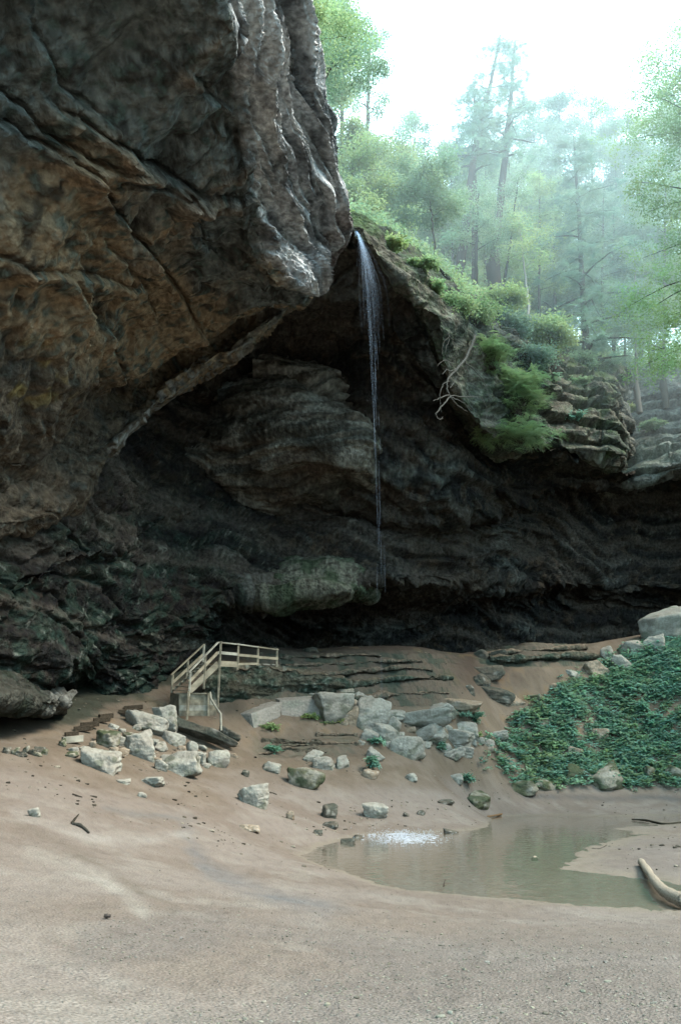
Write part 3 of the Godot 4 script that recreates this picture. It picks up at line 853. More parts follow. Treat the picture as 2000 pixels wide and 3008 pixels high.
func build_ledges() -> void:
	var dark := func(p: Vector3, n: Vector3, q: Vector2, s: float) -> Color:
		var a: float = nz[2].get_noise_3d(p.x * 0.8, p.y * 2.0, p.z * 0.8)
		var f: float = nz[3].get_noise_3d(p.x, p.y, p.z)
		var c := Color(0.115, 0.11, 0.085).lerp(Color(0.06, 0.085, 0.066), smoothstep(-0.2, 0.3, a))
		c = c.lerp(Color(0.24, 0.27, 0.23), smoothstep(0.32, 0.55, f + a * 0.2) * 0.7)
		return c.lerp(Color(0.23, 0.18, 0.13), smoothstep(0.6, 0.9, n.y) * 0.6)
	var tan_ := func(p: Vector3, n: Vector3, q: Vector2, s: float) -> Color:
		var a: float = nz[2].get_noise_3d(p.x * 0.8, p.y * 2.0, p.z * 0.8)
		var f: float = nz[3].get_noise_3d(p.x, p.y, p.z)
		var c := Color(0.21, 0.17, 0.13).lerp(Color(0.12, 0.115, 0.09), smoothstep(-0.2, 0.3, a))
		c = c.lerp(Color(0.08, 0.11, 0.085), smoothstep(0.1, 0.4, f - a * 0.4) * 0.6)
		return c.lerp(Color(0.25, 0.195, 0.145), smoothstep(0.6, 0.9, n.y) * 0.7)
	# bank under the landing
	shelf([[600, 2078], [680, 2072], [760, 2058], [850, 2046], [940, 2040], [1010, 2030]], [118, 112, 100, 80, 60, 34], 5.0, 0.5, dark)
	shelf([[1030, 2062], [1090, 2062], [1160, 2052], [1240, 2048], [1320, 2044]], [16, 22, 20, 18, 12], 3.0, 0.7, tan_)
	shelf([[930, 2028], [1020, 2030], [1110, 2018], [1210, 2004], [1330, 1998]], [22, 26, 24, 18, 10], 3.0, 0.6, dark)
	shelf([[860, 1990], [960, 1992], [1060, 1982], [1180, 1972], [1270, 1975]], [14, 18, 16, 16, 8], 3.0, 0.6, tan_)
	shelf([[830, 1962], [930, 1962], [1040, 1956], [1160, 1950], [1240, 1948]], [10, 14, 14, 14, 6], 3.0, 0.5, tan_)
	shelf([[800, 1936], [900, 1938], [1010, 1932], [1120, 1930]], [8, 12, 12, 6], 2.5, 0.5, tan_)
	shelf([[1440, 1950], [1500, 1958], [1600, 1952], [1700, 1944], [1760, 1938]], [24, 34, 34, 28, 14], 3.0, 0.8, dark)
	shelf([[1420, 1928], [1520, 1922], [1620, 1915], [1720, 1906]], [8, 14, 14, 8], 2.5, 0.5, tan_)
	# thin beds cropping out of the lower sand
	shelf([[770, 2178], [850, 2182], [930, 2184], [1020, 2186], [1060, 2190]], [2, 4, 5, 4, 2], 1.5, 0.2, tan_)
	shelf([[800, 2194], [880, 2192], [950, 2188], [990, 2184]], [2, 5, 5, 2], 1.2, 0.2, tan_)
	shelf([[760, 2216], [830, 2212], [900, 2210], [960, 2212]], [2, 5, 4, 2], 1.2, 0.2, tan_)
	shelf([[930, 2162], [1000, 2160], [1050, 2160]], [2, 5, 2], 1.0, 0.3, tan_)
	# mossy bed that juts out low on the back wall
	rock_face("rock_shelf", [
		[[740, 1680, 50], [850, 1640, 51], [1000, 1632, 52], [1110, 1650, 54], [1200, 1690, 57]],
		[[745, 1715, 46.2], [850, 1672, 46.4], [1000, 1660, 46.8], [1070, 1668, 48.6], [1120, 1690, 54]],
		[[745, 1740, 45.0], [850, 1722, 44.8], [1000, 1712, 45.2], [1060, 1712, 47.4], [1110, 1712, 54.0]],
		[[748, 1752, 45.3], [850, 1757, 45.2], [1000, 1752, 45.7], [1056, 1742, 47.8], [1104, 1735, 54.4]],
		[[750, 1752, 50], [850, 1756, 51], [1000, 1752, 52], [1060, 1744, 54], [1110, 1738, 57]],
	], 0.08, bulge_shape, func(p: Vector3, n: Vector3, q: Vector2, s: float) -> Color:
		var a: float = nz[2].get_noise_3d(p.x * 0.8, p.y * 1.5, p.z * 0.8)
		return Color(0.19, 0.19, 0.15).lerp(Color(0.07, 0.09, 0.058), smoothstep(-0.2, 0.3, a)).lerp(Color(0.08, 0.075, 0.06), smoothstep(0.1, 0.5, -a + nz[3].get_noise_3d(p.x, p.y, p.z) * 0.5))
	, rock_mat)
	# blunt bed jutting from the left wall over a hollow
	rock_face("rock_shelf", [
		[[-188, 1926, 27], [-8, 1951, 29.5], [82, 1981, 31.5], [163, 2024, 33], [221, 2049, 34.5]],
		[[-188, 1986, 25.2], [-8, 2011, 26.8], [82, 2036, 28.6], [154, 2058, 29.8], [206, 2060, 31.6]],
		[[-188, 2046, 24.8], [-8, 2049, 26.2], [77, 2068, 28.0], [146, 2062, 29.3], [208, 2064, 31.4]],
		[[-188, 2056, 25.4], [-8, 2076, 27.2], [73, 2088, 28.8], [140, 2096, 30.0], [200, 2090, 31.9]],
		[[-188, 2061, 27.5], [-8, 2082, 30], [73, 2094, 31.5], [140, 2094, 33], [197, 2090, 34.0]],
		[[-188, 2044, 31], [-8, 2064, 35], [77, 2056, 36], [145, 2066, 37], [195, 2071, 38]],
	], 0.07, func(p: Vector3, n: Vector3, q: Vector2) -> float: return bulge_shape(p, n, q) * 0.4 + nz[2].get_noise_3d(p.x * 1.4, p.y * 1.4, p.z * 1.4) * 0.2,
	func(p: Vector3, n: Vector3, q: Vector2, s: float) -> Color:
		var f: float = nz[3].get_noise_3d(p.x, p.y, p.z)
		var a: float = nz[2].get_noise_3d(p.x * 0.7, p.y * 1.5, p.z * 0.7)
		var c := Color(0.075, 0.075, 0.063).lerp(Color(0.045, 0.052, 0.043), smoothstep(-0.2, 0.3, a))
		return c.lerp(Color(0.25, 0.25, 0.225), smoothstep(130.0, 175.0, q.x + a * 60.0) * (0.65 + f * 0.4))
	, rock_mat)

# wooded ground behind the rim, rising away from the hollow
func build_hill() -> void:
	var rim := [Vector3(-22, 29.5, 20), Vector3(-11, 27.4, 10), Vector3(-9, 27.4, -8), Vector3(-6.5, 26.9, -19), Vector3(-6, 26.5, -22), Vector3(-5.5, 25.9, -25), Vector3(-5, 26.1, -27), Vector3(-4.6, 26.4, -29), Vector3(-4, 26.5, -32),
		R(985, 672, 35.5), R(1030, 645, 34.6), R(1090, 665, 35.6), R(1170, 707, 37.6), R(1260, 770, 40.6), R(1360, 850, 43.6), R(1450, 920, 46.6), R(1560, 992, 49.6), R(1660, 1047, 51.6), R(1730, 1072, 52.6), R(1800, 1092, 53.6), R(1842, 1108, 63), R(1950, 1106, 63), R(2050, 1101, 62), R(2250, 1086, 60), R(2600, 1006, 51), Vector3(60, 26, -30)]
	var rows := []
	for k in 7:
		var o: float = [0.0, 3.0, 8.0, 18.0, 38.0, 75.0, 130.0][k]
		var up: float = [0.0, 1.2, 4.2, 10.0, 20.0, 34.0, 46.0][k]
		var row := []
		for r in rim:
			var dir := Vector3(r.x - 8.0, 0, r.z + 12.0).normalized()
			dir = (dir + Vector3(0, 0, -0.55)).normalized()
			row.append(r + dir * o + Vector3(0, up, 0))
		rows.append(row)
	hill_rows = rows
	var shape := func(p: Vector3, n: Vector3, q: Vector2) -> float:
		return nz[0].get_noise_3d(p.x * 0.8, 0, p.z * 0.8) * 0.7 + nz[2].get_noise_3d(p.x, 0, p.z) * 0.15
	var tint := func(p: Vector3, n: Vector3, q: Vector2, s: float) -> Color:
		var a: float = nz[2].get_noise_3d(p.x * 0.5, 0, p.z * 0.5)
		return Color(0.085, 0.075, 0.045).lerp(Color(0.055, 0.085, 0.03), smoothstep(-0.25, 0.3, a))
	rock_face("forest_floor", rows, 0.9, shape, tint, sand_mat)

var hill_rows := []

func hill_at(i: float, j: float) -> Vector3:
	var a := int(i)
	var b := int(j)
	var u := i - a
	var v := j - b
	var r0: Array = hill_rows[b]
	var r1: Array = hill_rows[b + 1]
	return lerp(lerp(r0[a], r0[a + 1], u), lerp(r1[a], r1[a + 1], u), v)

func build_ground() -> void:
	var ring := PackedFloat32Array()
	for k in 14:
		ring.append(0.4 + 3.2 * k / 14.0)
	for k in 190:
		ring.append(3.6 * pow(30.0 / 3.6, k / 190.0))
	for k in 230:
		ring.append(30.0 + 32.0 * k / 230.0)
	for k in 14:
		ring.append(62.0 + k * k * 0.35)
	var turn := PackedFloat32Array()
	for k in 371:
		turn.append(lerpf(-0.56, 0.56, k / 370.0))
	for k in range(1, 46):
		turn.append(0.56 + (TAU - 1.12) * k / 46.0)
	turn.append(TAU - 0.56)
	var w := turn.size()
	var h := ring.size()
	var pos := PackedVector3Array()
	var cols := PackedColorArray()
	for j in h:
		for i in w:
			var x := sin(turn[i]) * ring[j]
			var z := -cos(turn[i]) * ring[j]
			var y := ground_height(x, z)
			pos.append(Vector3(x, y, z))
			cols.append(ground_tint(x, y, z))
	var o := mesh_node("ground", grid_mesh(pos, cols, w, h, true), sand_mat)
	o.set_meta("kind", "structure")

var drifts := [
	[[[545, 2440], [560, 2490], [620, 2560], [720, 2600], [860, 2645], [1000, 2672]], 40.0, Color(0.235, 0.235, 0.235)],
	[[[40, 2385], [160, 2425], [270, 2455], [400, 2470], [560, 2450]], 26.0, Color(0.44, 0.41, 0.37)],
	[[[80, 2500], [200, 2540], [300, 2570], [430, 2690]], 34.0, Color(0.43, 0.40, 0.35)],
	[[[60, 2430], [180, 2480], [330, 2560], [520, 2680]], 22.0, Color(0.235, 0.205, 0.17)],
	[[[300, 2372], [420, 2395], [560, 2400]], 22.0, Color(0.26, 0.25, 0.235)],
	[[[1000, 2690], [1200, 2720], [1500, 2760], [2000, 2770]], 60.0, Color(0.29, 0.235, 0.19)],
	[[[1420, 2310], [1560, 2345], [1760, 2350], [2000, 2352]], 14.0, Color(0.17, 0.165, 0.16)],
]

func ground_tint(x: float, y: float, z: float) -> Color:
	var q := pix(Vector3(x, y, z))
	var a: float = nz[0].get_noise_2d(x * 1.6, z * 1.6)
	var b: float = nz[2].get_noise_2d(x * 0.7, z * 0.7)
	var f: float = nz[3].get_noise_2d(x, z)
	var c := Color(0.335, 0.292, 0.255).lerp(Color(0.285, 0.240, 0.203), smoothstep(-0.35, 0.35, a))
	c = c.lerp(Color(0.385, 0.35, 0.305), smoothstep(0.1, 0.45, b) * 0.5)
	# browner, littered sand up the slope; brown earth far back, partly darkened to paint in the roof shade
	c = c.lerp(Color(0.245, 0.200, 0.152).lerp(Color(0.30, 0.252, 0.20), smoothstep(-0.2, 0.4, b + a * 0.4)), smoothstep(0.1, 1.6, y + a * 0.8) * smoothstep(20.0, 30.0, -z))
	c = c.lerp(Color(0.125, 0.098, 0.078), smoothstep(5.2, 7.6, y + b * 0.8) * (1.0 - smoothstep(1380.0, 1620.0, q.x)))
	if q.x > -9000.0 and q.y > 2330.0:
		for k in drifts.size():
			var d := line_step(q + Vector2(b * 30.0, a * 14.0), drifts[k][0], drifts[k][1])
			if d < 1e8:
				c = c.lerp(drifts[k][2], (1.0 - smoothstep(0.0, drifts[k][1], absf(d))) * (0.58 + b * 0.5))
	# grey gravelly sheets in the foreground
	var gravel := gravel_share(x, z, q)
	c = c.lerp(Color(0.25, 0.222, 0.20), gravel * 0.6)
	# damp sand by the water
	var wet := 1.0 - smoothstep(-0.80, -0.70, y + b * 0.02)
	c = c.lerp(Color(0.33, 0.29, 0.235), wet)
	# damp streaks and rusty sand higher up
	c = c.lerp(Color(0.30, 0.215, 0.13), smoothstep(0.15, 0.5, b + a * 0.5) * smoothstep(1.5, 4.0, y) * 0.6)
	var led := ledge_share(x, z) if -z > 31.0 else 0.0
	if led > 0.0:
		var bare := Color(0.20, 0.17, 0.135).lerp(Color(0.095, 0.12, 0.095), smoothstep(-0.1, 0.3, b + f * 0.3))
		c = c.lerp(bare, led * 0.9)
	# greenish bedrock between log steps and left wall, overhang shade painted into it
	var foot := smoothstep(0.0, 26.0, 2152.0 - (q.x - 190.0) * 0.42 - q.y + b * 30.0) * (1.0 - smoothstep(560.0, 620.0, q.x)) * smoothstep(31.0, 32.5, -z) if q.y > 1900.0 else 0.0
	c = c.lerp(Color(0.075, 0.085, 0.065), foot * 0.9)
	c = c.lerp(c * 0.88, smoothstep(0.1, 0.5, f))
	return c

func gravel_share(x: float, z: float, q: Vector2) -> float:
	var a: float = nz[0].get_noise_2d(x * 2.2 + 90.0, z * 2.2)
	var fan := smoothstep(2660.0, 2800.0, q.y) * smoothstep(-0.35, 0.25, a + (q.x - 950.0) / 1400.0)
	fan = maxf(fan, smoothstep(90.0, 30.0, absf(q.y - 2760.0 + (q.x - 400.0) * 0.12)) * smoothstep(180.0, 260.0, q.x) * smoothstep(760.0, 600.0, q.x))
	var spit := smoothstep(1680.0, 1780.0, q.x) * smoothstep(2440.0, 2470.0, q.y) * smoothstep(2590.0, 2550.0, q.y) if z > -36.0 else 0.0
	return clampf(maxf(fan, spit * 0.8), 0.0, 1.0)

func build_water() -> void:
	# one level sheet; the sand rises through it and draws the shore
	var pos := PackedVector3Array()
	var n := 60
	for j in n + 1:
		for i in n + 1:
			pos.append(Vector3(lerpf(-6, 34, i / float(n)), WATER, lerpf(-52, -12, j / float(n))))
	var cols := PackedColorArray()
	for k in pos.size():
		cols.append(Color.WHITE)
	var m := StandardMaterial3D.new()
	m.albedo_color = Color(0.38, 0.37, 0.31, 0.15)
	m.transparency = BaseMaterial3D.TRANSPARENCY_ALPHA
	m.roughness = 0.05
	m.metallic_specular = 0.5
	m.normal_enabled = true
	var rip := make_noise(77, 0.012, 3)
	var im := rip.get_seamless_image(512, 512)
	im.bump_map_to_normal_map(3.0)
	m.normal_texture = ImageTexture.create_from_image(im)
	m.normal_scale = 0.35
	m.uv1_triplanar = true
	m.uv1_world_triplanar = true
	m.uv1_scale = Vector3.ONE * 0.25
	var o := mesh_node("pool_water", grid_mesh(pos, cols, n + 1, n + 1, false), m)
	o.set_meta("kind", "structure")

# ---------------------------------------------------------------- falling water and added flare veil
func build_waterfall() -> void:
	var m := StandardMaterial3D.new()
	m.albedo_color = Color(0.72, 0.80, 0.90, 0.10)
	m.transparency = BaseMaterial3D.TRANSPARENCY_ALPHA
	m.roughness = 0.35
	m.backlight_enabled = true
	m.backlight = Color(0.6, 0.65, 0.7)
	var spine := pts([[1040, 672, 31.6], [1052, 690, 30.8], [1066, 735, 30.5], [1078, 800, 30.4], [1086, 860, 30.4], [1095, 1000, 30.5], [1103, 1160, 30.6], [1110, 1330, 30.8], [1116, 1560, 31.0], [1121, 1800, 31.2], [1126, 2100, 31.4], [1130, 2458, 31.6]])
	var t := Tubes.new()
	var at := func(u: float) -> Vector3:
		var f: float = clampf(u, 0.0, 0.9999) * (spine.size() - 1)
		return along(spine, int(f), f - int(f))
	# the bright main thread and the fan of thin ones beside it
	for k in 120:
		var main := k < 4
		var side := rng.randfn(0.0, 0.10) if main else rng.randfn(0.03, 0.15) * (2.4 if k % 5 == 0 else 1.0)
		var deep := rng.randf_range(-0.3, 0.3)
		var u0 := 0.04 + rng.randf() * 0.05
		var u1 := rng.randf_range(0.55, 0.75) if main else rng.randf_range(0.25, 0.5) * (1.0 - 0.25 * absf(side))
		var path := PackedVector3Array()
		var rad := []
		var n := 22
		for i in n + 1:
			var u: float = lerpf(u0, u1, i / float(n))
			var open := smoothstep(0.03, 0.40, u)
			var p: Vector3 = at.call(u)
			p += Vector3(side * open * (1.5 if not main else 0.7) + rng.randfn(0, 0.012), 0, deep * open)
			path.append(p)
			rad.append((0.0075 if main else 0.0032) * (1.0 - 0.6 * i / n) * rng.randf_range(0.6, 1.2))
		t.add(path, rad, 5)
	# broken threads further down
	for k in 26:
		var u := 0.36 + 0.63 * pow(rng.randf(), 1.15)
		var length := rng.randf_range(0.02, 0.06)
		var x := rng.randfn(0.0, 0.07 + 0.07 * u)
		var z := rng.randfn(0.0, 0.25)
		var path := PackedVector3Array()
		var rad := []
		for i in 6:
			path.append(at.call(u + length * i / 5.0) + Vector3(x + rng.randfn(0, 0.006), 0, z))
			rad.append(0.0038 * sin(PI * (i + 0.6) / 6.2) + 0.001)
		t.add(path, rad, 4)
	var o := mesh_node("waterfall", t.mesh(self), m)
	o.set_meta("kind", "structure")
	# wet film sliding over the lip
	var film := Tubes.new()
	for k in 9:
		var a := P(1020 + rng.randf() * 14, 648 + rng.randf() * 5, 32.6)
		film.add(pts([a, P(1040 + rng.randf_range(-6, 6), 668, 31.6), P(1052 + rng.randf_range(-6, 8), 692, 30.75)]), [0.02, 0.03, 0.02], 5)
	var f := mesh_node("waterfall", film.mesh(self), m)
	f.set_meta("kind", "structure")
	# splash: drops in the air and foam on the pool
	var drop := SphereMesh.new()
	drop.radius = 1.0
	drop.height = 2.0
	drop.radial_segments = 8
	drop.rings = 4
	var foam := StandardMaterial3D.new()
	foam.albedo_color = Color(0.85, 0.87, 0.90, 0.4)
	foam.transparency = BaseMaterial3D.TRANSPARENCY_ALPHA
	foam.vertex_color_use_as_albedo = true
	foam.roughness = 0.4
	var xf := []
	var cols := []
	for k in 420:
		var thin := k % 3 == 0
		var c := ground_pool(rng.randf_range(1058, 1190) if thin else rng.randfn(1200, 46), rng.randfn(2449, 1.6) if thin else rng.randfn(2464, 8.0))
		var r := rng.randf_range(0.006, 0.022)
		xf.append(Transform3D(Basis.from_scale(Vector3(r * 3.0, r * 0.4, r)), c + Vector3(0, 0.004, 0)))
		cols.append(Color(0.74, 0.75, 0.76))
	for k in 1300:
		var c := ground_pool(rng.randfn(1180, 58), rng.randfn(2460, 9))
		var r := rng.randf_range(0.003, 0.010)
		xf.append(Transform3D(Basis.from_scale(Vector3(r, r * 1.6, r)), c + Vector3(rng.randfn(0, 0.1), absf(rng.randfn(0, 0.10)), rng.randfn(0, 0.15))))
		cols.append(Color(0.8, 0.85, 0.9))
	copies_node("splash", drop, foam, xf, cols)

func ground_pool(px: float, py: float) -> Vector3:
	var p := P(px, py, 10.0) - EYE
	return EYE + p * ((WATER - EYE.y) / p.y)

func build_flare_veil() -> void:  # fog box added to imitate lens flare washing out the trees
	var fm := FogMaterial.new()
	fm.density = 0.0055
	fm.albedo = Color(0.95, 0.995, 1.0)
	var fv := FogVolume.new()
	fv.name = "flare_veil"
	fv.shape = RenderingServer.FOG_VOLUME_SHAPE_BOX
	fv.size = Vector3(150, 44, 88)
	fv.position = Vector3(15, 26.5 + 22.0, -22.0 - 44.0)
	fv.material = fm
	fv.set_meta("kind", "stuff")
	add_child(fv)

# ---------------------------------------------------------------- stones
# shape: 0 rounded, 1 blocky, 2 slab; tone: 0 pale grey, 1 tan, 2 dark, 3 mossy
func stone_mesh(sz: Vector3, shape: int, tone: int, detail: int) -> ArrayMesh:
	var planes := []
	var jit := 0.2 if shape > 0 else 0.3
	for axis in [Vector3.RIGHT, Vector3.LEFT, Vector3.UP, Vector3.DOWN, Vector3.BACK, Vector3.FORWARD]:
		var n: Vector3 = (axis + Vector3(rng.randfn(0, jit), rng.randfn(0, jit * 0.6), rng.randfn(0, jit))).normalized()
		planes.append([n, rng.randf_range(0.82, 1.0)])
	for k in (8 if shape == 1 else 6 if shape == 2 else 9):
		var n := Vector3(rng.randfn(0, 1), rng.randfn(0, 0.8), rng.randfn(0, 1)).normalized()
		planes.append([n, rng.randf_range(0.70, 1.05)])
	var power := 24.0 if shape > 0 else 9.0
	var off := Vector3(rng.randf(), rng.randf(), rng.randf()) * 60.0
	var size := (sz.x + sz.y + sz.z) / 3.0
	var st := SurfaceTool.new()
	st.begin(Mesh.PRIMITIVE_TRIANGLES)
	st.set_smooth_group(0)
	var base := Color(0.385, 0.385, 0.34)
	var second := Color(0.33, 0.315, 0.275)
	if tone == 1:
		base = Color(0.38, 0.32, 0.25); second = Color(0.30, 0.24, 0.18)
	elif tone == 2:
		base = Color(0.15, 0.135, 0.11); second = Color(0.09, 0.095, 0.08)
	elif tone == 3:
		base = Color(0.28, 0.265, 0.215); second = Color(0.12, 0.125, 0.075)
	for face in 6:
		var fn := Vector3.ZERO
		fn[face / 2] = 1.0 if face % 2 == 0 else -1.0
		var fu := Vector3(fn.y, fn.z, fn.x)
		var fv := fn.cross(fu)
		for j in detail + 1:
			for i in detail + 1:
				var u := tan((i / float(detail) * 2.0 - 1.0) * PI / 4.0)
				var v := tan((j / float(detail) * 2.0 - 1.0) * PI / 4.0)
				var d := (fn + fu * u + fv * v).normalized()
				var sum := 0.0
				for pl in planes:
					var c: float = d.dot(pl[0])
					if c > 0.0:
						sum += pow(c / float(pl[1]), power)
				var r := pow(sum, -1.0 / power)
				var p := d * r
				var w := p * sz + off
				var f := 0.42 / maxf(size, 0.05)
				var bump: float = nz[2].get_noise_3d(w.x * f, w.y * f * 1.8, w.z * f) * 0.12 + nz[3].get_noise_3d(w.x * f, w.y * f * 2.2, w.z * f) * 0.085
				bump -= smoothstep(0.3, 0.8, nz[1].get_noise_3d(w.x * f * 1.6, w.y * f * 3.2, w.z * f * 1.6)) * 0.075
				p *= 1.0 + bump
				var a: float = nz[2].get_noise_3d(w.x * f * 1.4 + 9.0, w.y * f * 2.0, w.z * f * 1.4)
				var b: float = nz[3].get_noise_3d(w.x * f * 0.8, w.y * f, w.z * f * 0.8 + 4.0)
				var col := base.lerp(second, smoothstep(-0.25, 0.35, a))
				if tone == 0 or tone == 3:
					col = col.lerp(Color(0.085, 0.105, 0.065), smoothstep(0.15, 0.45, b - p.y * (0.35 if tone == 0 else -0.3)) * (0.55 if tone == 0 else 0.9))
				col = col.lerp(Color(0.44, 0.43, 0.39), smoothstep(0.25, 0.5, -b) * 0.4)
				st.set_color(col)
				st.add_vertex(p * sz)
		var o := face * (detail + 1) * (detail + 1)
		for j in detail:
			for i in detail:
				var a := o + j * (detail + 1) + i
				st.add_index(a); st.add_index(a + detail + 1); st.add_index(a + 1)
				st.add_index(a + 1); st.add_index(a + detail + 1); st.add_index(a + detail + 2)
	st.generate_normals()
	return st.commit()

func stone(called: String, label: String, px: float, base: float, wpx: float, hpx: float, shape := 1, tone := 0, group := "", roll := 0.0, lift := 0.0) -> void:
	var g := ground_at(px, base)
	var s := axis_depth(g) / F
	var w := wpx * s * 0.5
	var h := hpx * s * 0.45
	var sz := Vector3(w * 1.13, h * (1.34 if shape != 2 else 1.25), maxf(w * rng.randf_range(0.65, 0.85), h * 0.7))
	var detail := 24 if wpx > 55 and shape > 0 else 16 if wpx > 55 else 11 if wpx > 28 else 7
	var o := mesh_node(called, stone_mesh(sz, shape, tone, detail), boulder_mat)
	o.position = g + Vector3(0, h * 0.66 + lift * s, -sz.z * 0.55)
	o.rotation = Vector3(rng.randf_range(-0.05, 0.3), rng.randf_range(-0.6, 0.6), roll if roll != 0.0 else rng.randf_range(-0.28, 0.28))
	tag(o, label, "rock" if wpx < 60 else "boulder", group)

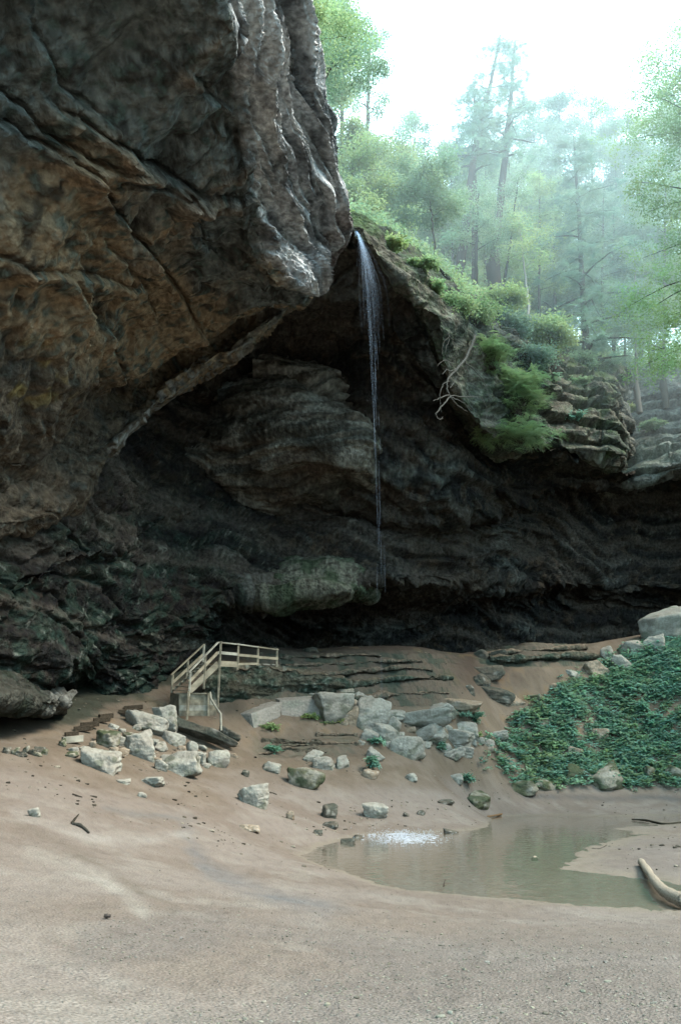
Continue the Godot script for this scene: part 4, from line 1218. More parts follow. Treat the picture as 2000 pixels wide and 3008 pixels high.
func build_boulders() -> void:
	var heap := "fallen sandstone rocks left of the wooden stairs"
	var bar := "pale rocks piled across the sandy slope"
	var sand := "single rocks lying on open sand"
	var top := "rocks along the back ledge by the shrubs"
	# left heap below the stairs: label, x, base y, width, height, shape, tone
	for a in [
		["flat pale slab lying on sand at the foot of the log steps", 287, 2258, 128, 62, 2, 0],
		["upright square rock with deep dark overhang beside the log steps", 411, 2226, 74, 84, 1, 0],
		["mossy leaning rock touching the right end of the lowest log step", 312, 2192, 68, 48, 1, 3],
		["small egg shaped rock tucked left of the upright square rock", 351, 2190, 40, 38, 0, 0],
		["little tan rock below the egg shaped one on the sand", 361, 2218, 42, 25, 0, 1],
		["broad grey leaning slab topping the left heap", 425, 2148, 118, 66, 2, 0],
		["pointed grey rock standing between leaning slab and box platform", 481, 2142, 66, 84, 1, 0],
		["neat rectangular rock under the long dark slab", 513, 2188, 54, 40, 1, 0],
		["upright rounded rock below the long dark slab", 564, 2214, 35, 45, 0, 0],
		["largest cracked flat boulder at the front of the left heap", 523, 2272, 124, 78, 2, 0],
		["green based rounded boulder right of the cracked flat boulder", 641, 2252, 70, 58, 0, 0],
		["low grey rock between upright square rock and rectangular rock", 468, 2206, 46, 26, 1, 0],
		["pale chip of rock behind the cracked flat boulder", 588, 2242, 30, 34, 1, 0],
		["small flat rock right of the upright rounded rock", 596, 2204, 28, 18, 2, 0],
		["thin rock wedged against the left side of cracked boulder", 468, 2262, 34, 34, 1, 0],
		["tan stub of rock beside the end of the long dark slab", 690, 2190, 26, 32, 0, 1],
		["small rock in front of the box platform corner", 512, 2112, 24, 22, 1, 0],
		["knobbly rock below the leaning slab in the left heap", 385, 2180, 44, 30, 1, 3],
		["dark mossy rock at the left end of the lowest log step", 182, 2192, 24, 20, 0, 3],
		["pale flat stone below the log steps nearest the pebble row", 215, 2208, 32, 14, 2, 0],
		["pale flat stone right below the lowest log step", 248, 2206, 32, 16, 2, 0],
		["greenish flat stone beside the pale slab's left edge", 208, 2224, 34, 16, 2, 3]]:
		stone("boulder" if a[3] > 60 else "rock", a[0], a[1], a[2], a[3], a[4], a[5], a[6], heap)
	# smaller fill between the stones of both heaps
	var fill := "small broken stones between the fallen rocks"
	for a in [[334, 2216, "left of the little tan rock"], [452, 2188, "right of the upright square rock"], [447, 2226, "in front of the upright square rock"], [534, 2206, "below the neat rectangular rock"], [590, 2222, "left of the green based boulder"], [548, 2150, "at the long slab's upper side"], [398, 2142, "left of the broad leaning slab"], [360, 2152, "above the egg shaped rock"], [332, 2140, "beside the fourth log step"], [462, 2240, "left of the cracked flat boulder"], [604, 2256, "right of the cracked flat boulder"], [688, 2226, "below the long slab's right end"], [272, 2196, "right end of the lowest log step"], [1010, 2130, "at the foot of the largest grey rock"], [1120, 2120, "right of the split grey rock"], [1176, 2164, "right of the upright narrow rock"], [1204, 2150, "under the overhanging block's gap"], [1240, 2196, "under the striped slab"], [1158, 2206, "left of the white lumpy boulder"], [1142, 2196, "between leaning rock and white boulder"], [1300, 2160, "behind the wide pale slab"], [1390, 2190, "right of the wide pale slab"], [1316, 2112, "behind the round shouldered rock"], [1062, 2190, "left of the mossy footed rock"], [1438, 2206, "by the slope's lower left leaves"]]:
		stone("broken_stone", "small broken stone " + a[2], a[0], a[1], rng.randf_range(18, 34), rng.randf_range(13, 24), 1, rng.randi() % 2, fill)
	# row of cobbles against the shadowed wall
	for k in 9:
		var x: float = [18, 42, 58, 76, 92, 108, 118, 130, 66][k]
		stone("cobble", ["leftmost dark cobble of the low row by the left wall", "second cobble of the low row, half behind its neighbour", "third cobble of the low row by the left wall", "mossy cobble in the middle of the low row", "cobble right of the middle in the low row", "cobble near the right end of the low row", "small cobble second from the right end of the low row", "rightmost cobble of the low row by the left wall", "cobble lying in front of the low row's middle"][k], x, 2212 + (k % 3) * 5, 30 - (k % 2) * 6, 22 - (k % 3) * 3, 0, 3 if k % 2 else 2, "cobbles in a low row by the left wall")
	# pale rocks across the middle
	for a in [
		["largest grey rock of the bar, touching the long block", 984, 2114, 98, 84, 1, 0],
		["small tan rock wedged behind the largest grey rock", 1043, 2080, 36, 28, 0, 1],
		["small pale rock on top behind the wedge of the bar", 1062, 2064, 42, 32, 1, 0],
		["reddish tan rock between the two biggest rocks of the bar", 1032, 2126, 40, 46, 1, 1],
		["big split grey rock second in size in the bar", 1085, 2138, 84, 82, 1, 0],
		["leaning pale rock below the split grey rock", 1133, 2184, 56, 66, 1, 0],
		["rounded mossy footed rock left of the leaning pale rock", 1089, 2174, 42, 38, 0, 0],
		["low rock right of the split grey rock near the bar top", 1160, 2110, 52, 30, 1, 0],
		["upright narrow rock in the middle of the bar", 1154, 2150, 36, 50, 1, 0],
		["flat topped pale block overhanging a dark gap in the bar", 1225, 2134, 98, 50, 2, 0],
		["mottled rock behind the flat topped block", 1290, 2100, 66, 38, 1, 0],
		["small upright rock right of the flat topped block", 1286, 2132, 40, 44, 1, 0],
		["striped slab filling the gap under the flat topped block", 1256, 2174, 94, 46, 2, 0],
		["small low rock between the striped slab and round right rock", 1313, 2142, 38, 20, 1, 0],
		["round shouldered pale rock at the right end of the bar", 1370, 2162, 74, 46, 0, 0],
		["wide pale slab with dark underside at the right end of the bar", 1340, 2184, 90, 48, 2, 0],
		["tan flat rock half hidden by leaves above the bar", 1351, 2084, 104, 38, 2, 1],
		["white lumpy boulder alone in front of the bar", 1191, 2220, 76, 64, 0, 0],
		["small pebble sized rock right of the white lumpy boulder", 1252, 2191, 24, 18, 0, 0],
		["pale rock topping the narrow weed strip on the sand", 1097, 2228, 32, 30, 1, 0],
		["brownish rock at the foot of the narrow weed strip", 1085, 2284, 40, 26, 0, 1],
		["pale jumbled rock left in the low cluster below the bar", 1305, 2206, 34, 28, 1, 0],
		["pale jumbled rock right in the low cluster below the bar", 1362, 2214, 52, 30, 1, 0],
		["wide low rock at the front of the low cluster below the bar", 1330, 2222, 60, 24, 2, 0],
		["pale boulder chip at the left edge of the green slope", 1432, 2190, 34, 24, 1, 0],
		["second pale chip beside the leaves at the slope's left edge", 1408, 2180, 26, 18, 1, 0],
		["flat pale rock at the left edge of the leaves above the path", 1462, 2168, 50, 28, 1, 0]]:
		stone("boulder" if a[3] > 60 else "rock", a[0], a[1], a[2] + 3, a[3] * 1.2, a[4] * 1.08, a[5], a[6], bar)
	# loose on the sand
	for a in [
		["rounded square rock of a pair on the sandy slope, left one", 953, 2259, 56, 44, 1, 0],
		["pale rock of a pair on the sandy slope, right one", 1005, 2256, 44, 44, 0, 0],
		["large dark mossed boulder on the open sandy slope", 890, 2314, 88, 66, 0, 3],
		["faint pale rock behind the pair on the slope", 919, 2236, 42, 28, 0, 0],
		["low grey rock left of the pair on the slope", 798, 2268, 50, 30, 1, 0],
		["small round pale rock alone right of centre on the sand", 1208, 2294, 40, 28, 0, 0],
		["pale rock with a weed at its right side", 1340, 2298, 38, 24, 0, 0],
		["split boulder with a dark underside and a stick behind it", 743, 2366, 84, 52, 1, 0],
		["flat wedge rock with dark shadow left of centre", 446, 2306, 78, 28, 2, 0],
		["pale block lying alone on the far left sand", 99, 2399, 38, 27, 1, 0],
		["thin upright tan stone on the sand", 851, 2406, 22, 26, 1, 1],
		["grey square stone on the sand left of the pool", 966, 2403, 46, 38, 1, 2],
		["dark low stone between the square stone and the pool", 976, 2434, 42, 22, 0, 2],
		["small dark brown stone by the left tip of the pool", 934, 2451, 30, 15, 1, 2],
		["flat stone with bits of wood left of the pool", 733, 2439, 56, 16, 2, 1],
		["small greenish stone left of the split boulder", 418, 2342, 26, 18, 0, 0],
		["tiny dark stone up the slope behind the split boulder", 720, 2280, 26, 17, 1, 2],
		["sharp edged grey boulder on the sand behind the splash", 1102, 2403, 70, 44, 1, 0],
		["dark boulder with a pale top behind the pool", 1408, 2376, 84, 46, 1, 3],
		["small dark flat stone left of the pale topped boulder", 1313, 2364, 40, 17, 2, 2],
		["tiny brown stone on the bank behind the splash", 1236, 2395, 22, 17, 1, 2],
		["tinier brown stone left of the tiny brown one", 1193, 2399, 16, 12, 1, 2],
		["wet brown stone at the waterline left of the splash", 1022, 2484, 46, 24, 1, 2],
		["small red brown stone poking out of the pool", 1571, 2528, 20, 14, 1, 1],
		["dark stone in the splash at its right end", 1322, 2450, 40, 14, 2, 2],
		["wet dark stone right of the waterline stone", 1052, 2465, 30, 12, 2, 2],
		["small stone on the left sand above the twigs", 360, 2300, 40, 12, 2, 0]]:
		stone("boulder" if a[3] > 60 else "rock", a[0], a[1], a[2], a[3], a[4], a[5], a[6], sand)
	# back ledge and the right slope
	for a in [
		["huge white angular boulder at the right edge above the shrubs", 1972, 1880, 140, 112, 2, 0],
		["grey angular boulder below the huge white boulder, left one", 1868, 1922, 66, 54, 1, 0],
		["bluish rounded boulder beside the leaves, right of the grey one", 1928, 1922, 62, 60, 1, 0],
		["smooth egg shaped boulder standing on the back ledge", 1790, 1933, 52, 42, 0, 0],
		["layered square boulder at the upper edge of the green slope", 1756, 1984, 70, 48, 1, 1],
		["pale boulder sunk in leaves at the slope's upper edge", 1827, 1968, 66, 44, 0, 0],
		["small flat grey rock left of the layered square boulder", 1690, 1992, 52, 24, 0, 0],
		["rounded grey boulder in the middle of the back slope, upper of two", 1435, 1987, 66, 40, 0, 2],
		["rounded grey boulder in the middle of the back slope, lower of two", 1418, 2015, 58, 36, 0, 2],
		["long dark wet slab at the foot of the back slope", 1458, 2054, 120, 42, 2, 2],
		["small dark rock at the left end of the wet slab", 1381, 2034, 30, 26, 0, 2],
		["low dark rock in front of the wet slab", 1499, 2066, 56, 24, 2, 1],
		["low mossy rock right of the wet slab among sparse leaves", 1570, 2056, 44, 20, 0, 3],
		["small tan rock at the upper tip of the leaves", 1622, 2022, 36, 15, 1, 1],
		["dim boulder in the shade of the back ledge, left one", 1420, 1936, 52, 30, 0, 2],
		["dim boulder in the shade of the back ledge, right one", 1466, 1936, 46, 30, 0, 2],
		["flat light stone on the back ledge under the dark wall", 1682, 1910, 56, 14, 2, 0],
		["lone dim stone on the ledge right of the stair landing", 908, 1916, 52, 18, 0, 2],
		["dark mossy boulder with yellow top at the foot of the slope", 1702, 2286, 90, 46, 0, 3],
		["large pale green mossy boulder at the foot of the slope", 1790, 2320, 106, 56, 0, 3],
		["long mossy boulder at the left foot of the green slope", 1528, 2332, 94, 44, 0, 3],
		["dark mossy boulder right of the long mossy one", 1607, 2322, 64, 36, 0, 3],
		["yellow mossed rock far right at the foot of the slope", 1922, 2282, 54, 34, 0, 3],
		["mossy rock by the right edge at the foot of the slope", 1985, 2290, 60, 40, 0, 3],
		["bare tan boulder showing through leaves on the lower slope", 1600, 2138, 56, 38, 0, 1],
		["grey boulder buried in leaves halfway up the slope", 1760, 2170, 60, 30, 0, 1],
		["tan rock showing in the lower leaves near the slope's middle", 1690, 2222, 50, 30, 0, 1]]:
		stone("boulder" if a[3] > 60 else "rock", a[0], a[1], a[2], a[3], a[4], a[5], a[6], top)
	# the large blocks
	var plank := mesh_node("rock_slab", stone_mesh(Vector3(1.72, 0.24, 0.5), 2, 2, 18), boulder_mat)
	plank.position = P(600, 2152, 37.0)
	plank.rotation = Vector3(-0.35, 0.1, -0.34)
	tag(plank, "long tilted slab with a dark broken underside below the box platform", "slab")
	var end_ := mesh_node("rock_slab", stone_mesh(Vector3(0.55, 0.2, 0.35), 2, 2, 10), boulder_mat)
	end_.position = P(670, 2154, 37.6)
	end_.rotation = Vector3(0.0, 0.2, -0.45)
	tag(end_, "short dark slab leaning over the right end of the long tilted slab", "slab")

# a cut block: eight corners as [x, y, metres ahead], bevelled by a small inset
func hewn(called: String, label: String, front: Array, back: Array, tone: Color, category := "block") -> void:
	var shift: float = -ground_at((front[2][0] + front[3][0]) * 0.5, (front[2][1] + front[3][1]) * 0.5).z - (front[2][2] + front[3][2]) * 0.5
	for a in front + back:
		a[2] += shift
	var f := pts(front)
	var b := pts(back)
	var st := SurfaceTool.new()
	st.begin(Mesh.PRIMITIVE_TRIANGLES)
	st.set_smooth_group(-1)
	var quads := [[f[0], f[1], f[2], f[3]], [b[1], b[0], b[3], b[2]], [b[0], b[1], f[1], f[0]], [f[3], f[2], b[2], b[3]], [b[0], f[0], f[3], b[3]], [f[1], b[1], b[2], f[2]]]
	var centre := Vector3.ZERO
	for p in f:
		centre += p / 8.0
	for p in b:
		centre += p / 8.0
	var n := 9
	for q in quads:
		var rows := []
		for j in n + 1:
			var row := []
			for i in n + 1:
				var u := i / float(n)
				var v := j / float(n)
				var p: Vector3 = (q[0] as Vector3).lerp(q[1], u).lerp((q[3] as Vector3).lerp(q[2], u), v)
				var edge := minf(minf(u, 1.0 - u), minf(v, 1.0 - v))
				var pull: float = 0.035 * (1.0 - smoothstep(0.0, 0.12, edge)) + nz[2].get_noise_3d(p.x * 1.5, p.y * 1.5, p.z * 1.5) * 0.05
				p -= (p - centre).normalized() * pull
				row.append(p)
			rows.append(row)
		for j in n:
			for i in n:
				for c in [[j, i], [j, i + 1], [j + 1, i], [j, i + 1], [j + 1, i + 1], [j + 1, i]]:
					var p: Vector3 = rows[c[0]][c[1]]
					var a: float = nz[2].get_noise_3d(p.x, p.y * 1.4, p.z)
					st.set_color(tone.lerp(Color(0.20, 0.225, 0.19), smoothstep(0.0, 0.45, a) * 0.6))
					st.add_vertex(p - f[0])
	st.generate_normals()
	var o := mesh_node(called, st.commit(), boulder_mat)
	o.position = f[0]
	tag(o, label, category)

func build_steps() -> void:
	var grey := Color(0.33, 0.315, 0.285)
	hewn("stone_block", "large wedge shaped slab block with a sloping flat top beside the stairs", [[737, 2096, 36.8], [832, 2062, 38.6], [826, 2106, 38.4], [746, 2144, 36.6]], [[678, 2097, 37.6], [760, 2056, 40.2], [760, 2090, 40.2], [690, 2115, 37.8]], grey)
	hewn("stone_block", "long squared block with a flat top touching the largest grey rock", [[820, 2057, 39.6], [944, 2052, 40.2], [944, 2106, 39.8], [828, 2106, 39.2]], [[788, 2042, 41.6], [935, 2040, 42.0], [935, 2070, 42.0], [800, 2075, 41.6]], grey * 0.92)
	hewn("step_slab", "upper pale stone tread behind the long squared block, left one", [[862, 2040, 42.2], [928, 2049, 41.8], [928, 2056, 41.8], [862, 2047, 42.2]], [[852, 2034, 43.2], [920, 2038, 43.0], [920, 2046, 43.0], [852, 2042, 43.2]], grey * 1.1, "step")
	hewn("step_slab", "upper pale stone tread behind the long squared block, right one", [[905, 2036, 43.0], [950, 2042, 42.6], [950, 2050, 42.6], [905, 2044, 43.0]], [[895, 2029, 44.0], [945, 2031, 43.8], [945, 2040, 43.8], [895, 2037, 44.0]], grey * 1.1, "step")
	hewn("step_slab", "narrow flat stone lying behind the largest grey rock", [[952, 2026, 44.4], [1040, 2023, 44.6], [1040, 2034, 44.4], [952, 2036, 44.2]], [[965, 2020, 45.4], [1036, 2018, 45.6], [1036, 2028, 45.6], [965, 2030, 45.4]], Color(0.36, 0.33, 0.27), "step")
	# log steps climbing beside the left wall
	var k := 0
	for a in [[184, 274, 2178, "lowest pale log step at the foot of the left stair path", 12], [192, 246, 2160, "second log step from the bottom of the left path", 8], [218, 290, 2143, "third log step from the bottom, partly behind a mossy rock", 8], [238, 308, 2131, "fourth log step from the bottom of the left path", 8], [276, 340, 2117, "fifth log step from the bottom of the left path", 7], [292, 352, 2106, "sixth log step from the bottom of the left path", 7], [350, 420, 2091, "seventh log step from the bottom near the box platform", 6], [365, 430, 2080, "topmost log step beneath the stair's left railing", 6]]:
		var p := ground_at(a[0], a[2] + 3)
		var q := ground_at(a[1], a[2] + (0 if k else -4))
		q.z = lerpf(q.z, p.z, 0.7)
		q.y = lerpf(q.y, p.y, 0.7) + 0.05
		var h: float = a[4] * axis_depth(p) / F
		var root := thing("log_step", a[3], "step", p, "log steps beside the left wall")
		mesh_node("timber", board(Vector3(0, h * 0.45, 0), q - p + Vector3(0, h * 0.45, 0), 0.16, h + 0.1), wood_mat if k == 0 else old_wood_mat, root)
		k += 1

# ---------------------------------------------------------------- wooden stairs
func build_staircase() -> void:
	var root := thing("wooden_staircase", "weathered wooden staircase with railed landing against the dark cave wall", "staircase", P(556, 2111, 37.2))
	var beam := func(called: String, a: Vector3, b: Vector3, w: float, h: float, up := Vector3.UP) -> void:
		mesh_node(called, board(a - root.position, b - root.position, w, h, up), woods[rng.randi() % 3], root)
	# near corner points; the stair runs away and up to the landing
	var nb := P(556, 2038, 37.2)
	var nt := P(640, 1952, 38.3)
	var fb := P(505, 2033, 38.4)
	var ft := P(598, 1950, 39.4)
	var post := func(called: String, x: float, y0: float, y1: float, d: float) -> void:
		beam.call(called, P(x, y1, d), Vector3(P(x, y1, d).x, P(x, y0, d).y, P(x, y1, d).z), 0.1, 0.1, Vector3.FORWARD)
	# posts
	post.call("post", 556, 1974, 2046, 37.2)
	post.call("post", 550, 2030, 2114, 37.15)
	post.call("post", 599, 1925, 2024, 37.75)
	post.call("post", 640, 1884, 2078, 38.3)
	post.call("post", 698, 1890, 1968, 39.0)
	post.call("post", 757, 1898, 1956, 39.7)
	post.call("post", 813, 1905, 1960, 40.4)
	post.call("post", 505, 1982, 2036, 38.4)
	post.call("post", 550, 1940, 1995, 38.9)
	post.call("post", 597, 1893, 1950, 39.4)
	# rails
	beam.call("top_rail", P(554, 1976, 37.15), P(641, 1887, 38.25), 0.14, 0.06)
	beam.call("middle_rail", P(556, 2003, 37.15), P(640, 1917, 38.25), 0.05, 0.15)
	beam.call("top_rail", P(503, 1983, 38.35), P(600, 1893, 39.4), 0.14, 0.06)
	beam.call("middle_rail", P(505, 2008, 38.4), P(598, 1922, 39.4), 0.05, 0.13)
	beam.call("top_rail", P(639, 1887, 38.25), P(698, 1893, 38.95), 0.14, 0.06)
	beam.call("top_rail", P(698, 1893, 38.95), P(757, 1901, 39.65), 0.14, 0.06)
	beam.call("top_rail", P(757, 1901, 39.65), P(817, 1909, 40.4), 0.14, 0.06)
	beam.call("middle_rail", P(641, 1917, 38.25), P(698, 1922, 38.95), 0.05, 0.14)
	beam.call("middle_rail", P(699, 1924, 38.95), P(757, 1929, 39.65), 0.05, 0.13)
	beam.call("middle_rail", P(758, 1931, 39.65), P(817, 1935, 40.4), 0.05, 0.13)
	# stringers and landing
	beam.call("stringer", P(557, 2030, 37.2), P(641, 1950, 38.3), 0.06, 0.3)
	beam.call("stringer", P(505, 2030, 38.4), P(598, 1952, 39.4), 0.06, 0.12)
	beam.call("fascia", P(641, 1949, 38.27), P(696, 1952, 38.95), 0.05, 0.27)
	beam.call("fascia", P(699, 1951, 38.97), P(756, 1950, 39.65), 0.05, 0.12)
	for k in 8:
		var t := (k + 0.5) / 8.0
		beam.call("tread", nb.lerp(nt, t) + Vector3(0, 0.02, 0), fb.lerp(ft, t) + Vector3(0, 0.02, 0), 0.26, 0.04)
	for k in 7:
		var a := P(646, 1947, 38.4).lerp(P(810, 1953, 40.4), k / 6.0)
		var b := P(604, 1947, 39.4).lerp(P(775, 1950, 41.8), k / 6.0)
		beam.call("deck_board", a, b, 0.36, 0.04)
	# boarded box under the stair foot
	var box := func(x0: float, x1: float, y0: float, y1: float, d: float, n: int, called: String) -> void:
		for k in n:
			var ya: float = lerpf(y0, y1, (k + 0.5) / n)
			beam.call(called, P(x0, ya, d), P(x1, ya, d), 0.04, (y1 - y0) / n * d / F * 0.98)
	box.call(527, 613, 2040, 2103, 37.4, 4, "panel_board")
	box.call(617, 636, 2056, 2101, 37.9, 3, "panel_board")
	beam.call("box_post", P(613, 2104, 37.3), P(613, 2036, 37.3), 0.09, 0.09, Vector3.FORWARD)
	beam.call("box_post", P(529, 2104, 37.5), P(529, 2038, 37.5), 0.09, 0.09, Vector3.FORWARD)
	beam.call("side_board", P(529, 2070, 37.5), P(500, 2062, 39.0), 0.04, 0.9)
	beam.call("platform_board", P(528, 2039, 37.5), P(612, 2039, 37.4), 0.25, 0.04)
	beam.call("platform_board", P(520, 2037, 38.0), P(606, 2037, 37.9), 0.25, 0.04)
	# bent handrail of the lower path
	var hr := thing("handrail", "bent pole handrail in front of the staircase box", "handrail", P(650, 2146, 37.0))
	var t := Tubes.new()
	var path := pts([[618, 2033, 37.4], [620, 2052, 37.3], [634, 2076, 37.2], [649, 2097, 37.1], [650, 2146, 37.0]])
	for i in path.size():
		path[i] -= hr.position
	t.add(path, [0.045, 0.05, 0.05, 0.05, 0.055], 8)
	mesh_node("pole", t.mesh(self), wood_mat, hr)

# ---------------------------------------------------------------- wood lying about
func log_piece(called: String, label: String, list: Array, radii: Array, col: Color, category: String, sides := 12) -> void:
	var ctrl := PackedVector3Array()
	for a in list:
		ctrl.append(ground_pool(a[0], a[1]) + Vector3(0, a[2], 0) if a.size() == 3 else ground_at(a[0], a[1]) + Vector3(0, 0.03, 0))
	var path := PackedVector3Array()
	var rad := []
	for k in ctrl.size() - 1:
		for s in 6:
			path.append(along(ctrl, k, s / 6.0))
			rad.append(lerpf(radii[k], radii[k + 1], s / 6.0) * (1.0 + 0.28 * nz[2].get_noise_2d((k * 6 + s) * 0.5, 3.0)))
	path.append(ctrl[ctrl.size() - 1])
	rad.append(radii[radii.size() - 1])
	var at := path[0]
	for i in path.size():
		path[i] -= at
	var t := Tubes.new()
	t.add(path, rad, sides, col)
	var o := mesh_node(called, t.mesh(self), bark_mat)
	o.position = at
	tag(o, label, category)

func build_driftwood() -> void:
	log_piece("driftwood_log", "pale bent driftwood log lying across the shore at right edge", [[1884, 2556, 0.2], [1908, 2588, 0.17], [1934, 2622, 0.14], [1962, 2646, 0.13], [2012, 2672, 0.14]], [0.08, 0.09, 0.105, 0.115, 0.125], Color(0.42, 0.36, 0.28), "log", 16)
	log_piece("driftwood_stick", "straight reddish stick on the bank behind the pool", [[1430, 2403, 0.06], [1480, 2395, 0.08], [1520, 2386, 0.12], [1555, 2378, 0.17]], [0.05, 0.05, 0.04, 0.03], Color(0.27, 0.17, 0.10), "stick", 8)
	log_piece("twig", "dark upright twig sticking out of debris on the left sand", [[212, 2422], [222, 2408], [232, 2396]], [0.03, 0.025, 0.012], Color(0.06, 0.055, 0.045), "twig", 6)
	log_piece("twig", "low dark twig lying right of the upright one", [[214, 2424], [238, 2430], [262, 2450]], [0.03, 0.04, 0.02], Color(0.10, 0.095, 0.08), "twig", 6)
	log_piece("twig", "short dark stick on the left sand above the upright twig", [[214, 2336], [228, 2341], [242, 2345]], [0.018, 0.02, 0.012], Color(0.07, 0.06, 0.05), "twig", 6)
	log_piece("twig", "stick poking out behind the split boulder", [[778, 2332], [795, 2330], [814, 2336]], [0.03, 0.03, 0.015], Color(0.09, 0.08, 0.065), "twig", 6)
	log_piece("twig", "dark branch of debris at the far right waterline", [[1855, 2410, 0.05], [1900, 2414, 0.06], [1950, 2424, 0.05], [2010, 2420, 0.07]], [0.03, 0.05, 0.06, 0.05], Color(0.07, 0.06, 0.045), "branch", 6)
	log_piece("twig", "small snag standing at the near waterline", [[1302, 2604, 0.0], [1304, 2598, 0.03], [1308, 2592, 0.06]], [0.012, 0.01, 0.006], Color(0.06, 0.05, 0.04), "twig", 6)
	log_piece("twig", "dark twig on the gravel spit by the water", [[1738, 2494, 0.02], [1760, 2497, 0.04], [1782, 2488, 0.06]], [0.012, 0.014, 0.008], Color(0.08, 0.07, 0.055), "twig", 6)
	log_piece("leaf_scrap", "little dark bit of wood on the foreground sand at left", [[306, 2699], [316, 2700], [326, 2700]], [0.018, 0.022, 0.012], Color(0.08, 0.07, 0.06), "wood", 6)

# ---------------------------------------------------------------- leaves
func leaf_mesh(kind: int) -> ArrayMesh:
	# 0 broad leaved spray, 1 flat needled bough, 2 low herb
	var v := PackedVector3Array()
	var n := PackedVector3Array()
	var x := PackedInt32Array()
	var leaf := func(at: Vector3, dir: Vector3, up: Vector3, length: float, width: float) -> void:
		var side := dir.cross(up).normalized() * width * 0.5
		var nn := side.cross(dir).normalized()
		var fold := nn * width * 0.16
		var b := v.size()
		v.append_array(PackedVector3Array([at, at + dir * length * 0.45 + side + fold, at + dir * length, at + dir * length * 0.45 - side + fold]))
		for k in 4:
			n.append(nn)
		x.append_array(PackedInt32Array([b, b + 2, b + 1, b, b + 3, b + 2]))
	var r := RandomNumberGenerator.new()
	r.seed = 90 + kind
	if kind == 0:
		for k in 18:
			var a := r.randf() * TAU
			var out := Vector3(cos(a), r.randfn(-0.1, 0.35), sin(a)).normalized()
			var at := out * sqrt(r.randf()) * 0.42
			leaf.call(at, (out + Vector3(r.randfn(0, 0.5), -0.25, r.randfn(0, 0.5))).normalized(), Vector3(r.randfn(0, 0.35), 1, r.randfn(0, 0.35)), r.randf_range(0.13, 0.2), r.randf_range(0.08, 0.12))
	elif kind == 1:
		for tw in 5:
			var a := (tw - 2) * 0.42 + r.randfn(0, 0.08)
			var dir := Vector3(cos(a), -0.18, sin(a)).normalized()
			var length := 0.75 - 0.12 * absf(tw - 2)
			for k in 11:
				var f := (k + 1) / 11.0
				var at := dir * length * f + Vector3(0, -0.16 * f * f, 0)
				for s in [-1.0, 1.0]:
					var out: Vector3 = (dir * 0.7 + dir.cross(Vector3.UP).normalized() * s).normalized()
					leaf.call(at, out, Vector3(r.randfn(0, 0.15), 1, r.randfn(0, 0.15)), 0.1 * (1.25 - f), 0.03)
	else:
		for k in 13:
			var a := r.randf() * TAU
			var tilt := r.randf_range(0.15, 0.9)
			var out := Vector3(cos(a), tilt, sin(a)).normalized()
			var at := Vector3(cos(a), 0, sin(a)) * r.randf() * 0.16 + Vector3(0, r.randf() * 0.2, 0)
			leaf.call(at, Vector3(cos(a), r.randf_range(-0.3, 0.35), sin(a)).normalized(), Vector3(r.randfn(0, 0.3), 1, r.randfn(0, 0.3)), r.randf_range(0.12, 0.22), r.randf_range(0.08, 0.14))
	return array_mesh(v, n, PackedColorArray(), x)

func tilt_basis(s: float, lean := 0.35) -> Basis:
	var b := Basis(Vector3.UP, rng.randf() * TAU)
	b = Basis(Vector3(1, 0, 0), rng.randfn(0, lean)) * Basis(Vector3(0, 0, 1), rng.randfn(0, lean)) * b
	return b.scaled(Vector3.ONE * s)

const GREENS := [Color(0.165, 0.26, 0.16), Color(0.20, 0.295, 0.145), Color(0.13, 0.215, 0.16), Color(0.23, 0.325, 0.145), Color(0.06, 0.10, 0.055), Color(0.155, 0.31, 0.235)]

func green(k: int) -> Color:
	var c: Color = GREENS[k]
	var f := rng.randf_range(0.7, 1.3)
	return Color(c.r * f * rng.randf_range(0.85, 1.2), c.g * f, c.b * f * rng.randf_range(0.8, 1.15))

func spray_mesh(k: int) -> ArrayMesh:
	return [broad_spray, hemlock_spray, herb_spray][k]

